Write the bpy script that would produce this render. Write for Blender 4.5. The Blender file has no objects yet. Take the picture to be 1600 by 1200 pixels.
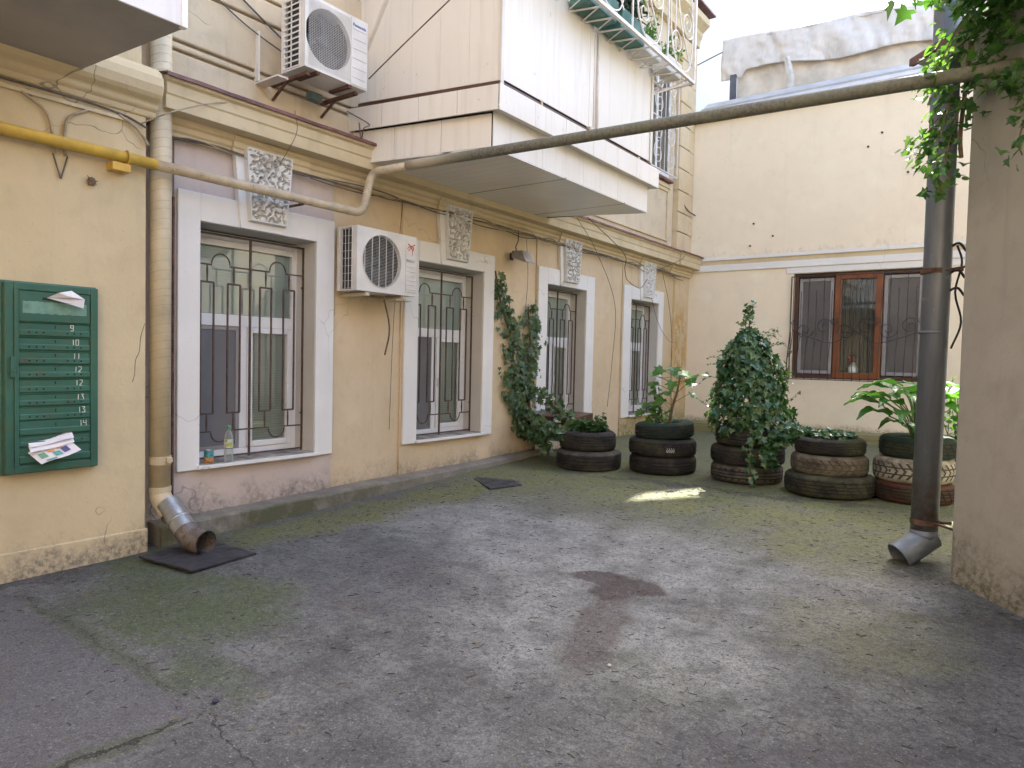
import bpy, math, random
import numpy as np
from mathutils import Vector, Matrix, noise
R = random.Random(7)
sc = bpy.context.scene
col = sc.collection
PI = math.pi

# ------------------------------------------------------------------ camera
cam_d = bpy.data.cameras.new('camera'); cam = bpy.data.objects.new('camera', cam_d); col.objects.link(cam)
cam_d.sensor_width = 36; cam_d.lens = 24.487; cam_d.clip_end = 400; cam_d.clip_start = .05
CR = Matrix(((0.8073, -0.0400, 0.5888), (0.5898, 0.0171, -0.8074), (0.0223, 0.9991, 0.0374)))
CAM = Vector((5.3, 0, 1.45))
cam.matrix_world = Matrix.Translation(CAM) @ CR.to_4x4()
sc.camera = cam

# ------------------------------------------------------------------ light
SUN = Vector((-.28, 1.0, 1.15)).normalized()
w = bpy.data.worlds.new('World'); sc.world = w; w.use_nodes = True
nt = w.node_tree; nt.nodes.clear()
sky = nt.nodes.new('ShaderNodeTexSky'); sky.sky_type = 'NISHITA'; sky.sun_disc = False
sky.sun_elevation = math.asin(SUN.z); sky.sun_rotation = math.atan2(SUN.x, SUN.y)
sky.air_density = 1.0; sky.dust_density = 3.0; sky.ozone_density = 1.0
bg = nt.nodes.new('ShaderNodeBackground'); bg.inputs[1].default_value = .15
wo = nt.nodes.new('ShaderNodeOutputWorld')
nt.links.new(sky.outputs[0], bg.inputs[0]); nt.links.new(bg.outputs[0], wo.inputs[0])
sl = bpy.data.lights.new('sun', 'SUN'); sl.energy = 4.5; sl.angle = math.radians(.35); sl.color = (1, .95, .86)
so = bpy.data.objects.new('sun', sl); col.objects.link(so)
so.rotation_euler = SUN.to_track_quat('Z', 'Y').to_euler()
sc.view_settings.view_transform = 'Standard'; sc.view_settings.look = 'None'
sc.view_settings.exposure = 2.55; sc.view_settings.gamma = 1

# ------------------------------------------------------------------ helpers
def tag(o, label=None, cat=None, group=None, kind=None):
    if label: o['label'] = label
    if cat: o['category'] = cat
    if group: o['group'] = group
    if kind: o['kind'] = kind
    return o
def empty(name, loc=(0, 0, 0), label=None, cat=None, group=None, rz=0):
    o = bpy.data.objects.new(name, None); col.objects.link(o)
    o.location = loc; o.rotation_euler = (0, 0, rz); o.empty_display_size = .1
    return tag(o, label, cat, group)

class MB:
    def __init__(s): s.v = []; s.f = []; s.m = []; s.mi = 0
    def add(s, vs, fs):
        b = len(s.v); s.v += [tuple(v) for v in vs]
        for f in fs: s.f.append(tuple(b + i for i in f)); s.m.append(s.mi)
        return s
    def box(s, x0, y0, z0, x1, y1, z1):
        if x0 > x1: x0, x1 = x1, x0
        if y0 > y1: y0, y1 = y1, y0
        if z0 > z1: z0, z1 = z1, z0
        return s.add([(x0,y0,z0),(x1,y0,z0),(x1,y1,z0),(x0,y1,z0),(x0,y0,z1),(x1,y0,z1),(x1,y1,z1),(x0,y1,z1)],
            [(0,3,2,1),(4,5,6,7),(0,1,5,4),(1,2,6,5),(2,3,7,6),(3,0,4,7)])
    def quad(s, a, b, c, d): return s.add([a,b,c,d], [(0,1,2,3)])
    def prism(s, poly, f0, f1):      # poly: 2D, f0/f1 map (u,v)->3D for both ends
        n = len(poly); vs = [f0(*p) for p in poly] + [f1(*p) for p in poly]
        fs = [tuple(range(n))[::-1], tuple(range(n, 2*n))] + [(i, (i+1)%n, n+(i+1)%n, n+i) for i in range(n)]
        return s.add(vs, fs)
    def prism_y(s, poly, y0, y1): return s.prism(poly, lambda a,b:(a,y0,b), lambda a,b:(a,y1,b))
    def prism_x(s, poly, x0, x1): return s.prism(poly, lambda a,b:(x0,a,b), lambda a,b:(x1,a,b))
    def prism_z(s, poly, z0, z1): return s.prism(poly, lambda a,b:(a,b,z0), lambda a,b:(a,b,z1))
    def tube(s, pts, r, n=8, caps=True):
        P = [Vector(p) for p in pts]
        rr = r if isinstance(r, (list, tuple)) else [r]*len(P)
        t0 = (P[1]-P[0]).normalized()
        up = Vector((0,0,1)) if abs(t0.z) < .9 else Vector((1,0,0))
        nx = t0.cross(up).normalized()
        rings = []
        for i, p in enumerate(P):
            if i == 0: t = t0
            elif i == len(P)-1: t = (P[i]-P[i-1]).normalized()
            else: t = ((P[i]-P[i-1]).normalized() + (P[i+1]-P[i]).normalized())
            if t.length < 1e-6: t = (P[i]-P[i-1])
            t.normalize()
            nx = (nx - t*nx.dot(t)).normalized(); ny = t.cross(nx)
            rings.append([p + (nx*math.cos(2*PI*k/n) + ny*math.sin(2*PI*k/n))*rr[i] for k in range(n)])
        vs = [v for rg in rings for v in rg]; fs = []
        for i in range(len(P)-1):
            for k in range(n):
                a = i*n+k; b = i*n+(k+1)%n; fs.append((a, b, b+n, a+n))
        if caps: fs.append(tuple(range(n))[::-1]); fs.append(tuple((len(P)-1)*n + k for k in range(n)))
        return s.add(vs, fs)
    def bar(s, a, b, t, t2=None):     # square bar
        a = Vector(a); b = Vector(b); d = (b-a).normalized(); t2 = t2 or t
        up = Vector((0,0,1)) if abs(d.z) < .95 else Vector((1,0,0))
        u = d.cross(up).normalized(); v = d.cross(u).normalized()
        c = [(u*i*t/2 + v*j*t2/2) for i, j in ((-1,-1),(1,-1),(1,1),(-1,1))]
        return s.add([a+k for k in c]+[b+k for k in c], [(3,2,1,0),(4,5,6,7),(0,1,5,4),(1,2,6,5),(2,3,7,6),(3,0,4,7)])
    def lathe(s, prof, c=(0,0,0), n=32, closed=False):
        vs = [(c[0]+r*math.cos(2*PI*k/n), c[1]+r*math.sin(2*PI*k/n), c[2]+z) for r, z in prof for k in range(n)]
        fs = []; m = len(prof)
        for i in range(m if closed else m-1):
            j = (i+1) % m
            for k in range(n):
                k2 = (k+1)%n; fs.append((i*n+k, i*n+k2, j*n+k2, j*n+k))
        return s.add(vs, fs)
    def build(s, name, mats, parent=None, smooth=False, bevel=0, kind=None):
        me = bpy.data.meshes.new(name); me.from_pydata(s.v, [], s.f)
        if not isinstance(mats, (list, tuple)): mats = [mats]
        for m in mats: me.materials.append(m)
        if len(mats) > 1: me.polygons.foreach_set('material_index', s.m)
        if smooth: me.polygons.foreach_set('use_smooth', [True]*len(me.polygons))
        me.update()
        o = bpy.data.objects.new(name, me); col.objects.link(o)
        if parent: o.parent = parent
        if bevel:
            b = o.modifiers.new('bevel', 'BEVEL'); b.width = bevel; b.segments = 2; b.limit_method = 'ANGLE'; b.angle_limit = math.radians(40)
        if smooth:
            pass
        if kind: o['kind'] = kind
        return o

def fillet(pts, r, n=6):
    P = [Vector(p) for p in pts]; out = [P[0]]
    for i in range(1, len(P)-1):
        a = (P[i-1]-P[i]); b = (P[i+1]-P[i]); ra = min(r, a.length*.49, b.length*.49)
        A = P[i]+a.normalized()*ra; B = P[i]+b.normalized()*ra
        for k in range(n+1):
            t = k/n; out.append(A*(1-t)**2 + P[i]*2*t*(1-t) + B*t*t)
    out.append(P[-1]); return out

def spline(pts, n=8):
    P = [Vector(p) for p in pts]; P = [P[0]*2-P[1]] + P + [P[-1]*2-P[-2]]; out = []
    for i in range(1, len(P)-2):
        for k in range(n):
            t = k/n; a, b, c, d = P[i-1], P[i], P[i+1], P[i+2]
            out.append(.5*((2*b)+(c-a)*t+(2*a-5*b+4*c-d)*t*t+(-a+3*b-3*c+d)*t**3))
    out.append(P[-2]); return out

# ------------------------------------------------------------------ materials
class NG:
    def __init__(s, name):
        s.m = bpy.data.materials.new(name); s.m.use_nodes = True; s.t = s.m.node_tree
        s.p = s.t.nodes['Principled BSDF']; s.out = s.t.nodes['Material Output']
        s.tc = s.n('ShaderNodeTexCoord'); s.co = s.tc.outputs['Object']
    def n(s, k, **kw):
        x = s.t.nodes.new(k)
        for a, b in kw.items(): setattr(x, a, b)
        return x
    def L(s, a, b): s.t.links.new(a, b)
    def setin(s, i, v):
        if isinstance(v, bpy.types.NodeSocket): s.L(v, i)
        elif isinstance(v, (tuple, list)) and len(v) == 3 and i.type == 'RGBA': i.default_value = (*v, 1)
        else: i.default_value = v
    def map(s, sc_=(1,1,1), rot=(0,0,0), loc=(0,0,0), co=None):
        x = s.n('ShaderNodeMapping'); s.L(co or s.co, x.inputs[0]); x.inputs[1].default_value = loc; x.inputs[2].default_value = rot; x.inputs[3].default_value = sc_
        return x.outputs[0]
    def noise(s, scale=5, detail=4, rough=.55, co=None, dist=0):
        x = s.n('ShaderNodeTexNoise'); s.L(co or s.co, x.inputs['Vector'])
        x.inputs['Scale'].default_value = scale; x.inputs['Detail'].default_value = detail; x.inputs['Roughness'].default_value = rough; x.inputs['Distortion'].default_value = dist
        return x.outputs['Fac']
    def vor(s, scale=5, feature='F1', co=None, rnd=1):
        x = s.n('ShaderNodeTexVoronoi', feature=feature); s.L(co or s.co, x.inputs['Vector']); x.inputs['Scale'].default_value = scale
        x.inputs['Randomness'].default_value = rnd
        return x.outputs['Distance']
    def rng(s, v, a, b, c=0, d=1, clamp=True):
        x = s.n('ShaderNodeMapRange', clamp=clamp); s.setin(x.inputs[0], v)
        for i, q in enumerate((a, b, c, d)): s.setin(x.inputs[i+1], q)
        return x.outputs[0]
    def ss(s, v, a, b, c=0, d=1):
        x = s.n('ShaderNodeMapRange', interpolation_type='SMOOTHSTEP'); s.setin(x.inputs[0], v)
        for i, q in enumerate((a, b, c, d)): s.setin(x.inputs[i+1], q)
        return x.outputs[0]
    def M(s, op, a, b=0, c=0):
        x = s.n('ShaderNodeMath', operation=op); s.setin(x.inputs[0], a); s.setin(x.inputs[1], b)
        if op in ('MULTIPLY_ADD',): s.setin(x.inputs[2], c)
        return x.outputs[0]
    def mix(s, f, a, b, mode='MIX'):
        x = s.n('ShaderNodeMix', data_type='RGBA', blend_type=mode); s.setin(x.inputs[0], f); s.setin(x.inputs[6], a); s.setin(x.inputs[7], b)
        return x.outputs[2]
    def sep(s, co=None):
        x = s.n('ShaderNodeSeparateXYZ'); s.L(co or s.co, x.inputs[0]); return x.outputs
    def bump(s, h, strength=.3, dist=.01, nrm=None):
        x = s.n('ShaderNodeBump'); x.inputs['Strength'].default_value = strength; x.inputs['Distance'].default_value = dist
        s.L(h, x.inputs['Height'])
        if nrm: s.L(nrm, x.inputs['Normal'])
        return x.outputs[0]
    def fin(s, c=None, rough=.8, nrm=None, metal=0, spec=None):
        if c is not None: s.setin(s.p.inputs['Base Color'], c)
        s.setin(s.p.inputs['Roughness'], rough)
        if nrm is not None: s.L(nrm, s.p.inputs['Normal'])
        s.setin(s.p.inputs['Metallic'], metal)
        if spec is not None: s.p.inputs['Specular IOR Level'].default_value = spec
        return s.m

def plaster(name, c, c2=None, line=None, dirt=(.16,.14,.10), dz=(None,), crack=.5, lump=.35, blot=.5, peel=None, streak=.35):
    g = NG(name); c2 = c2 or tuple(x*.82 for x in c)
    big = g.noise(.9, 5, .6); mid = g.noise(5, 5, .6); fine = g.noise(45, 4, .6)
    cc = g.mix(g.rng(big, .35, .68), c, c2)
    cc = g.mix(g.M('MULTIPLY', g.rng(mid, .5, .78), blot), cc, tuple(x*.72 for x in c))
    lt = g.M('MULTIPLY', g.rng(g.noise(2.3, 3, .5, g.map(loc=(4,7,1))), .55, .75), .35)
    cc = g.mix(lt, cc, tuple(min(.85, x*1.15+.02) for x in c))
    # rain streaks (vertical wear)
    st = g.noise(2.2, 5, .7, g.map(sc_=(3.0,3.0,.22)))
    cc = g.mix(g.M('MULTIPLY', g.rng(st, .56, .8), streak), cc, tuple(x*.62 for x in c))
    # small pits
    pit = g.noise(60, 2, .6, g.map(loc=(3,3,3)))
    cc = g.mix(g.M('MULTIPLY', g.rng(pit, .70, .76), .5), cc, tuple(x*.4 for x in c))
    h = g.M('ADD', g.M('MULTIPLY', mid, 1.0), g.M('MULTIPLY', fine, .28))
    # cracks
    dco = g.n('ShaderNodeVectorMath', operation='ADD'); g.L(g.co, dco.inputs[0])
    nz = g.n('ShaderNodeTexNoise'); nz.inputs['Scale'].default_value = 3; g.L(g.co, nz.inputs['Vector'])
    sc3 = g.n('ShaderNodeVectorMath', operation='SCALE'); g.L(nz.outputs['Color'], sc3.inputs[0]); sc3.inputs['Scale'].default_value = .5
    g.L(sc3.outputs[0], dco.inputs[1])
    ed = g.vor(.75, 'DISTANCE_TO_EDGE', dco.outputs[0])
    cr = g.M('MULTIPLY', g.rng(ed, .0035, .0005), g.rng(g.noise(1.3, 2, .5, g.map(loc=(9,2,5))), .52, .6))
    cc = g.mix(g.M('MULTIPLY', cr, crack), cc, tuple(x*.25 for x in c))
    h = g.M('SUBTRACT', h, g.M('MULTIPLY', cr, .5))
    z = g.sep()[2]
    if dz[0] is not None:       # splash dirt at the foot of the wall, ragged upper edge
        e = g.M('ADD', z, g.M('MULTIPLY', g.M('SUBTRACT', g.noise(3.5, 6, .7), .5), dz[1]))
        m = g.ss(e, dz[0]+dz[2], dz[0])
        sp = g.rng(g.noise(26, 4, .7), .40, .62)
        cc = g.mix(g.M('MULTIPLY', m, g.M('MULTIPLY_ADD', sp, .7, .25)), cc, dirt)
        h = g.M('ADD', h, g.M('MULTIPLY', g.M('MULTIPLY', m, sp), -.5))
    if line:                    # grime that collected on top of a ledge
        e = g.M('SUBTRACT', z, g.M('MULTIPLY', g.rng(g.noise(6, 6, .75, g.map(sc_=(1,1,.25))), .45, .8), .22))
        lm = g.M('MULTIPLY', g.ss(e, line+.06, line-.02), g.ss(z, line-.06, line-.04))
        cc = g.mix(g.M('MULTIPLY', lm, g.M('MULTIPLY', g.rng(g.noise(14, 5, .7), .35, .65), .45)), cc, (.45,.35,.24))
    if peel:                    # (ycentre, halfwidth, z0, z1, colour)
        y = g.sep()[1]
        m = g.M('MULTIPLY', g.ss(g.M('ABSOLUTE', g.M('SUBTRACT', y, peel[0])), peel[1], peel[1]*.5), g.M('MULTIPLY', g.ss(z, peel[2]-.3, peel[2]+.2), g.ss(z, peel[3]+.3, peel[3]-.2)))
        pn = g.rng(g.noise(7, 6, .7, g.map(sc_=(1,1,.6))), .46, .5)
        m = g.M('MULTIPLY', m, pn)
        cc = g.mix(g.M('MULTIPLY', m, .85), cc, peel[4]); h = g.M('SUBTRACT', h, g.M('MULTIPLY', m, .8))
    return g.fin(cc, g.rng(fine, .3, .7, .78, .95), g.bump(h, lump, .02), spec=.25)

def simple(name, c, rough=.6, metal=0, var=.18, scale=6, bump=.08, spec=None, rust=None, bs=40):
    g = NG(name)
    n1 = g.noise(scale, 5, .6); n2 = g.noise(bs, 3, .6)
    cc = g.mix(g.rng(n1, .3, .72), tuple(min(1,x*(1+var)) for x in c), tuple(x*(1-var*1.6) for x in c))
    if rust:
        rm = g.rng(g.noise(scale*2.2, 6, .72, g.map(loc=(5,1,8))), rust[1], rust[1]+.07)
        cc = g.mix(rm, cc, rust[0])
    return g.fin(cc, g.rng(n1, .3, .7, max(.02, rough-.12), min(1, rough+.12)), g.bump(n2, bump, .005) if bump else None, metal, spec)

M_ = {}
M_['left_wall'] = plaster('ochre plaster', (.62,.515,.335), (.55,.455,.295), dz=(.0,.55,.22), dirt=(.19,.17,.15), crack=.7, streak=.2)
M_['main_wall'] = plaster('peach plaster', (.64,.515,.36), (.58,.455,.295), dz=(.08,.7,.30), dirt=(.20,.18,.14), crack=.3)
M_['pink_wall'] = plaster('pink plaster', (.56,.47,.425), (.50,.415,.365), dz=(.08,.7,.32), dirt=(.16,.14,.12), crack=.5)
M_['far_wall'] = plaster('stained plaster', (.64,.515,.35), (.55,.43,.25), dz=(.2,.8,.5), dirt=(.15,.15,.05), crack=.4, peel=(12.6,.4,.7,2.4,(.50,.31,.11)), streak=.6)
M_['upper_wall'] = plaster('upper plaster', (.62,.52,.37), (.56,.455,.32), crack=.4, streak=.7, blot=.7)
M_['cornice'] = plaster('cornice plaster', (.62,.515,.34), (.54,.44,.275), crack=.2, lump=.2, blot=.8, streak=.5)
M_['back_wall'] = plaster('cream plaster', (.81,.71,.555), (.77,.67,.52), dz=(.33,.2,.12), dirt=(.28,.22,.15), crack=.12, lump=.14, blot=.22, streak=.22, line=3.43)
M_['grey_wall'] = plaster('grey plaster', (.41,.385,.335), (.37,.345,.30), dz=(.05,.8,.5), dirt=(.13,.115,.065), crack=.5, lump=.35, blot=.6, streak=.4)
M_['white_trim'] = plaster('white painted trim', (.74,.725,.705), (.70,.685,.665), crack=.45, lump=.10, blot=.12, streak=.14)
M_['reveal'] = plaster('reveal paint', (.56,.54,.51), (.50,.48,.45), crack=.3, lump=.12, blot=.3, streak=.3)
M_['keystone'] = plaster('carved stone paint', (.70,.69,.66), (.60,.59,.57), crack=0, lump=.25, blot=.7)
M_['far_white'] = plaster('white render', (.76,.745,.72), (.72,.705,.69), crack=.15, lump=.05, blot=.1, streak=.25)
M_['pvc'] = simple('white plastic cladding', (.66,.63,.58), .42, var=.06, scale=2, bump=.02)
M_['pvc2'] = simple('ivory metal cladding', (.66,.62,.56), .45, var=.06, scale=1.5, bump=.02)
M_['pvc_frame'] = simple('white window plastic', (.76,.76,.77), .32, var=.05, scale=4, bump=.01)
M_['soffit'] = simple('grey soffit sheet', (.36,.345,.33), .6, var=.1, scale=1.5, bump=.02)
M_['iron'] = simple('brown painted iron', (.085,.052,.040), .5, var=.3, scale=20, bump=.12, rust=((.13,.05,.025), .6))
M_['iron_dark'] = simple('dark wrought iron', (.035,.028,.026), .5, var=.3, scale=20, bump=.1)
M_['iron_white'] = simple('white painted iron', (.68,.64,.60), .45, var=.1, scale=10, bump=.06, rust=((.30,.17,.09), .66))
M_['flash_red'] = simple('oxidised red flashing', (.17,.075,.065), .6, var=.3, scale=6)
M_['flash_grey'] = simple('galvanised roof sheet', (.42,.415,.41), .6, metal=.0, var=.12, scale=3)
M_['zinc'] = simple('galvanised zinc', (.42,.44,.46), .38, metal=.75, var=.2, scale=9, bump=.05, rust=((.20,.16,.13), .62))
M_['cream_paint'] = simple('cream painted metal', (.56,.475,.325), .55, var=.12, scale=5, bump=.06)
M_['yellow'] = simple('yellow gas paint', (.60,.375,.06), .4, var=.18, scale=7, bump=.05, rust=((.42,.28,.06), .62))
M_['beige_pipe'] = simple('beige pipe paint', (.50,.42,.30), .5, var=.2, scale=8, bump=.08, rust=((.20,.13,.08), .60))
M_['white_ac'] = simple('white sheet metal', (.68,.66,.63), .38, var=.08, scale=5, bump=.02, rust=((.36,.28,.19), .72))
M_['ac_dark'] = simple('coil fins', (.05,.05,.055), .6, var=.4, scale=30)
M_['fan'] = simple('fan plastic', (.055,.058,.065), .4, var=.1)
M_['rust'] = simple('rusty steel', (.13,.065,.045), .8, var=.4, scale=14, bump=.3)
M_['cable'] = simple('grimy cable', (.13,.11,.09), .7, var=.3, scale=10)
M_['cable_l'] = simple('pale cable', (.40,.33,.23), .7, var=.2, scale=10)
M_['rubber'] = simple('black rubber mat', (.035,.035,.042), .65, var=.35, scale=9, bump=.2)
M_['black_metal'] = simple('cast iron grate', (.05,.052,.06), .6, var=.4, scale=12, bump=.2)
M_['soil'] = simple('dark soil', (.045,.035,.024), .95, var=.5, scale=18, bump=.6, bs=60)
M_['dark'] = simple('dark interior', (.02,.02,.02), .9, var=.1)
M_['room'] = simple('room wall', (.15,.135,.12), .9, var=.1)
M_['wood'] = simple('orange varnished wood', (.21,.070,.026), .38, var=.2, scale=4, bump=.05)
M_['wood_dark'] = simple('dark brown wood', (.085,.038,.024), .4, var=.25, scale=5, bump=.06)
M_['grey_frame'] = simple('grey mesh frame', (.30,.28,.28), .5, var=.1)
M_['paper'] = simple('white paper', (.72,.70,.74), .8, var=.04, bump=.02)
M_['ink_orange'] = simple('orange print', (.62,.30,.10), .7, var=.05); M_['ink_teal'] = simple('teal print', (.10,.34,.30), .7, var=.05)
M_['ink_blue'] = simple('navy print', (.08,.08,.22), .7, var=.05); M_['ink_green'] = simple('green print', (.16,.33,.22), .7, var=.05)
M_['chalk'] = simple('chalk paint', (.72,.74,.66), .8, var=.1)
M_['red_print'] = simple('red print', (.62,.07,.04), .5, var=.05); M_['blue_print'] = simple('blue print', (.05,.10,.34), .5, var=.05)
M_['grey_print'] = simple('grey print', (.20,.20,.21), .5, var=.05)
M_['bark'] = simple('woody stem', (.16,.11,.07), .85, var=.3, scale=20, bump=.4)
M_['stem'] = simple('green stem', (.10,.17,.05), .6, var=.2, scale=10)
M_['ceramic'] = simple('pale ceramic', (.55,.58,.54), .3, var=.05)
M_['flower'] = simple('red petals', (.35,.02,.03), .6, var=.2)
M_['blinds'] = simple('grey blind slats', (.70,.74,.72), .6, var=.03, bump=.0)
M_['screen'] = simple('insect mesh', (.17,.165,.17), .85, var=.06, scale=3, bump=.0)
M_['screen_b'] = simple('brown insect mesh', (.17,.14,.13), .85, var=.06, scale=3, bump=.0)
M_['green_box'] = simple('teal planter plastic', (.05,.15,.12), .5, var=.2, scale=4)
M_['white_box'] = simple('white planter plastic', (.62,.60,.56), .5, var=.1, scale=4)
M_['white_bag'] = simple('white plastic sack', (.60,.60,.62), .45, var=.1, bump=.1)

def mat_glass(name, tint=(.9,.95,.93), base=.05):
    g = NG(name); t = g.n('ShaderNodeBsdfTransparent'); t.inputs[0].default_value = (*tint, 1)
    gl = g.n('ShaderNodeBsdfGlossy'); gl.inputs['Roughness'].default_value = .02; gl.inputs[0].default_value = (1,1,1,1)
    fr = g.n('ShaderNodeFresnel'); fr.inputs[0].default_value = 1.5
    f = g.M('ADD', fr.outputs[0], base)
    mx = g.n('ShaderNodeMixShader'); g.L(f, mx.inputs[0]); g.L(t.outputs[0], mx.inputs[1]); g.L(gl.outputs[0], mx.inputs[2])
    g.L(mx.outputs[0], g.out.inputs[0]); return g.m
M_['glass'] = mat_glass('window glass')
M_['frost'] = mat_glass('greenish glass', (.90,.97,.95), .06)
def mat_mesh(name, c, a):
    g = NG(name); g.fin(c, .85); t = g.n('ShaderNodeBsdfTransparent')
    mx = g.n('ShaderNodeMixShader'); mx.inputs[0].default_value = a
    g.L(t.outputs[0], mx.inputs[1]); g.L(g.p.outputs[0], mx.inputs[2]); g.L(mx.outputs[0], g.out.inputs[0]); return g.m
M_['gauze'] = mat_mesh('grey gauze', (.19,.175,.165), .62)
M_['curtain'] = mat_mesh('net curtain', (.25,.26,.24), .6)

def mat_leaf(name, c1, c2, c3, trans=.35, rough=.32):
    g = NG(name); geo = g.n('ShaderNodeNewGeometry'); r = geo.outputs['Random Per Island']
    cr = g.n('ShaderNodeValToRGB'); g.L(r, cr.inputs[0]); e = cr.color_ramp.elements
    e[0].color = (*c1, 1); e[1].color = (*c3, 1); m = e.new(.5); m.color = (*c2, 1)
    cc = g.mix(g.M('MULTIPLY', g.noise(25, 3, .5), .35), cr.outputs[0], tuple(x*.6 for x in c1))
    g.fin(cc, rough, spec=.5)
    tr = g.n('ShaderNodeBsdfTranslucent'); g.L(g.mix(1, cc, (1.5,1.7,.5), 'MULTIPLY'), tr.inputs[0])
    mx = g.n('ShaderNodeMixShader'); mx.inputs[0].default_value = trans
    g.L(g.p.outputs[0], mx.inputs[1]); g.L(tr.outputs[0], mx.inputs[2]); g.L(mx.outputs[0], g.out.inputs[0]); return g.m
M_['ivy'] = mat_leaf('ivy leaves', (.025,.08,.035), (.06,.14,.06), (.16,.25,.11), .25, .2)
M_['ivy_b'] = mat_leaf('sunlit climber leaves', (.045,.12,.045), (.08,.17,.06), (.15,.26,.09), .4, .2)
M_['ivy_w'] = mat_leaf('wall ivy leaves', (.035,.08,.03), (.06,.12,.045), (.12,.17,.065), .22)
M_['young'] = mat_leaf('young leaves', (.06,.15,.035), (.09,.21,.05), (.13,.27,.07), .35)
M_['hosta'] = mat_leaf('broad leaves', (.065,.18,.045), (.095,.24,.055), (.14,.31,.075), .35, .25)
M_['dark_leaf'] = mat_leaf('dark potted leaves', (.015,.035,.02), (.03,.06,.035), (.05,.09,.05), .15)

# cladding with streaks
def mat_clad(name, c):
    g = NG(name); st = g.noise(3, 5, .65, g.map(sc_=(4,4,.25)))
    cc = g.mix(g.M('MULTIPLY', g.rng(st, .5, .82), .38), c, (c[0]*.55, c[1]*.5, c[2]*.43))
    cc = g.mix(g.M('MULTIPLY', g.rng(g.noise(1.2, 4, .6), .45, .7), .3), cc, tuple(x*.8 for x in c))
    gr = g.rng(g.noise(14, 5, .7), .66, .72)
    cc = g.mix(g.M('MULTIPLY', gr, .5), cc, (.25,.19,.13))
    return g.fin(cc, .42, g.bump(g.noise(2.5, 3, .5), .1, .02))
M_['clad'] = mat_clad('weathered panel', (.76,.72,.66))
M_['clad_w'] = mat_clad('weathered white panel', (.74,.74,.76))
def mat_soffit():
    g = NG('striped bay soffit'); x, y, z = g.sep()
    wv = g.M('FRACT', g.M('MULTIPLY', y, 8.0)); gr = g.rng(g.M('ABSOLUTE', g.M('SUBTRACT', wv, .5)), .44, .5)
    j = g.M('FRACT', g.M('ADD', g.M('MULTIPLY', y, .77), .35)); jr = g.rng(g.M('ABSOLUTE', g.M('SUBTRACT', j, .5)), .488, .497)
    cc = g.mix(g.M('MULTIPLY', g.rng(g.noise(2, 5, .6), .4, .7), .5), (.74,.715,.68), (.62,.59,.55))
    cc = g.mix(g.M('MULTIPLY', gr, .25), cc, (.25,.23,.21)); cc = g.mix(jr, cc, (.15,.14,.13))
    return g.fin(cc, .26, g.bump(g.M('ADD', gr, g.M('MULTIPLY', g.noise(6, 2, .5), .6)), .25, .004), spec=.6)
M_['bay_soffit'] = mat_soffit()

def mat_green_metal():
    g = NG('chipped green paint'); n = g.noise(16, 7, .8)
    cc = g.mix(g.rng(g.noise(2.5, 4, .6), .35, .7), (.042,.135,.095), (.027,.095,.07))
    cc = g.mix(g.M('MULTIPLY', g.rng(g.noise(5, 5, .65, g.map(sc_=(1,1,2.5), loc=(2,2,2))), .5, .7), .6), cc, (.06,.10,.05))
    cc = g.mix(g.rng(n, .60, .64), cc, (.085,.06,.04))
    return g.fin(cc, .42, g.bump(g.noise(30, 3, .6), .15, .004))
M_['green'] = mat_green_metal()
M_['green_pale'] = simple('faded green paint', (.16,.30,.24), .55, var=.2, scale=14, bump=.05)
def mat_rubber(name, c, c2, s=6, thr=.5):
    g = NG(name); oi = g.n('ShaderNodeObjectInfo')
    ad = g.n('ShaderNodeVectorMath', operation='ADD'); g.L(g.co, ad.inputs[0]); g.L(oi.outputs['Location'], ad.inputs[1])
    n = g.noise(s, 6, .7, ad.outputs[0])
    cc = g.mix(g.rng(n, thr-.1, thr+.18), c, c2)
    cc = g.mix(g.M('MULTIPLY', g.rng(g.noise(3, 4, .6, ad.outputs[0]), .5, .7), .4), cc, (.07,.08,.03))
    return g.fin(cc, .82, g.bump(g.noise(50, 3, .6, ad.outputs[0]), .25, .004), spec=.3)
M_['tyre_black'] = mat_rubber('dusty black rubber', (.018,.017,.017), (.050,.042,.035))
M_['tyre_grey'] = mat_rubber('faded grey rubber', (.045,.040,.035), (.12,.105,.085), thr=.45)
M_['tyre_green'] = mat_rubber('green painted rubber', (.012,.032,.024), (.035,.045,.036))
M_['tyre_tan'] = mat_rubber('dusty brown rubber', (.07,.055,.04), (.20,.165,.12), thr=.5)
M_['tyre_moss'] = mat_rubber('mossy rubber', (.028,.028,.020), (.085,.085,.05), thr=.5)
M_['tyre_white'] = mat_rubber('whitewashed rubber', (.42,.38,.31), (.10,.075,.055), s=8, thr=.54)
M_['tyre_red'] = mat_rubber('red painted rubber', (.11,.030,.022), (.055,.035,.027), s=9, thr=.50)

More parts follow.
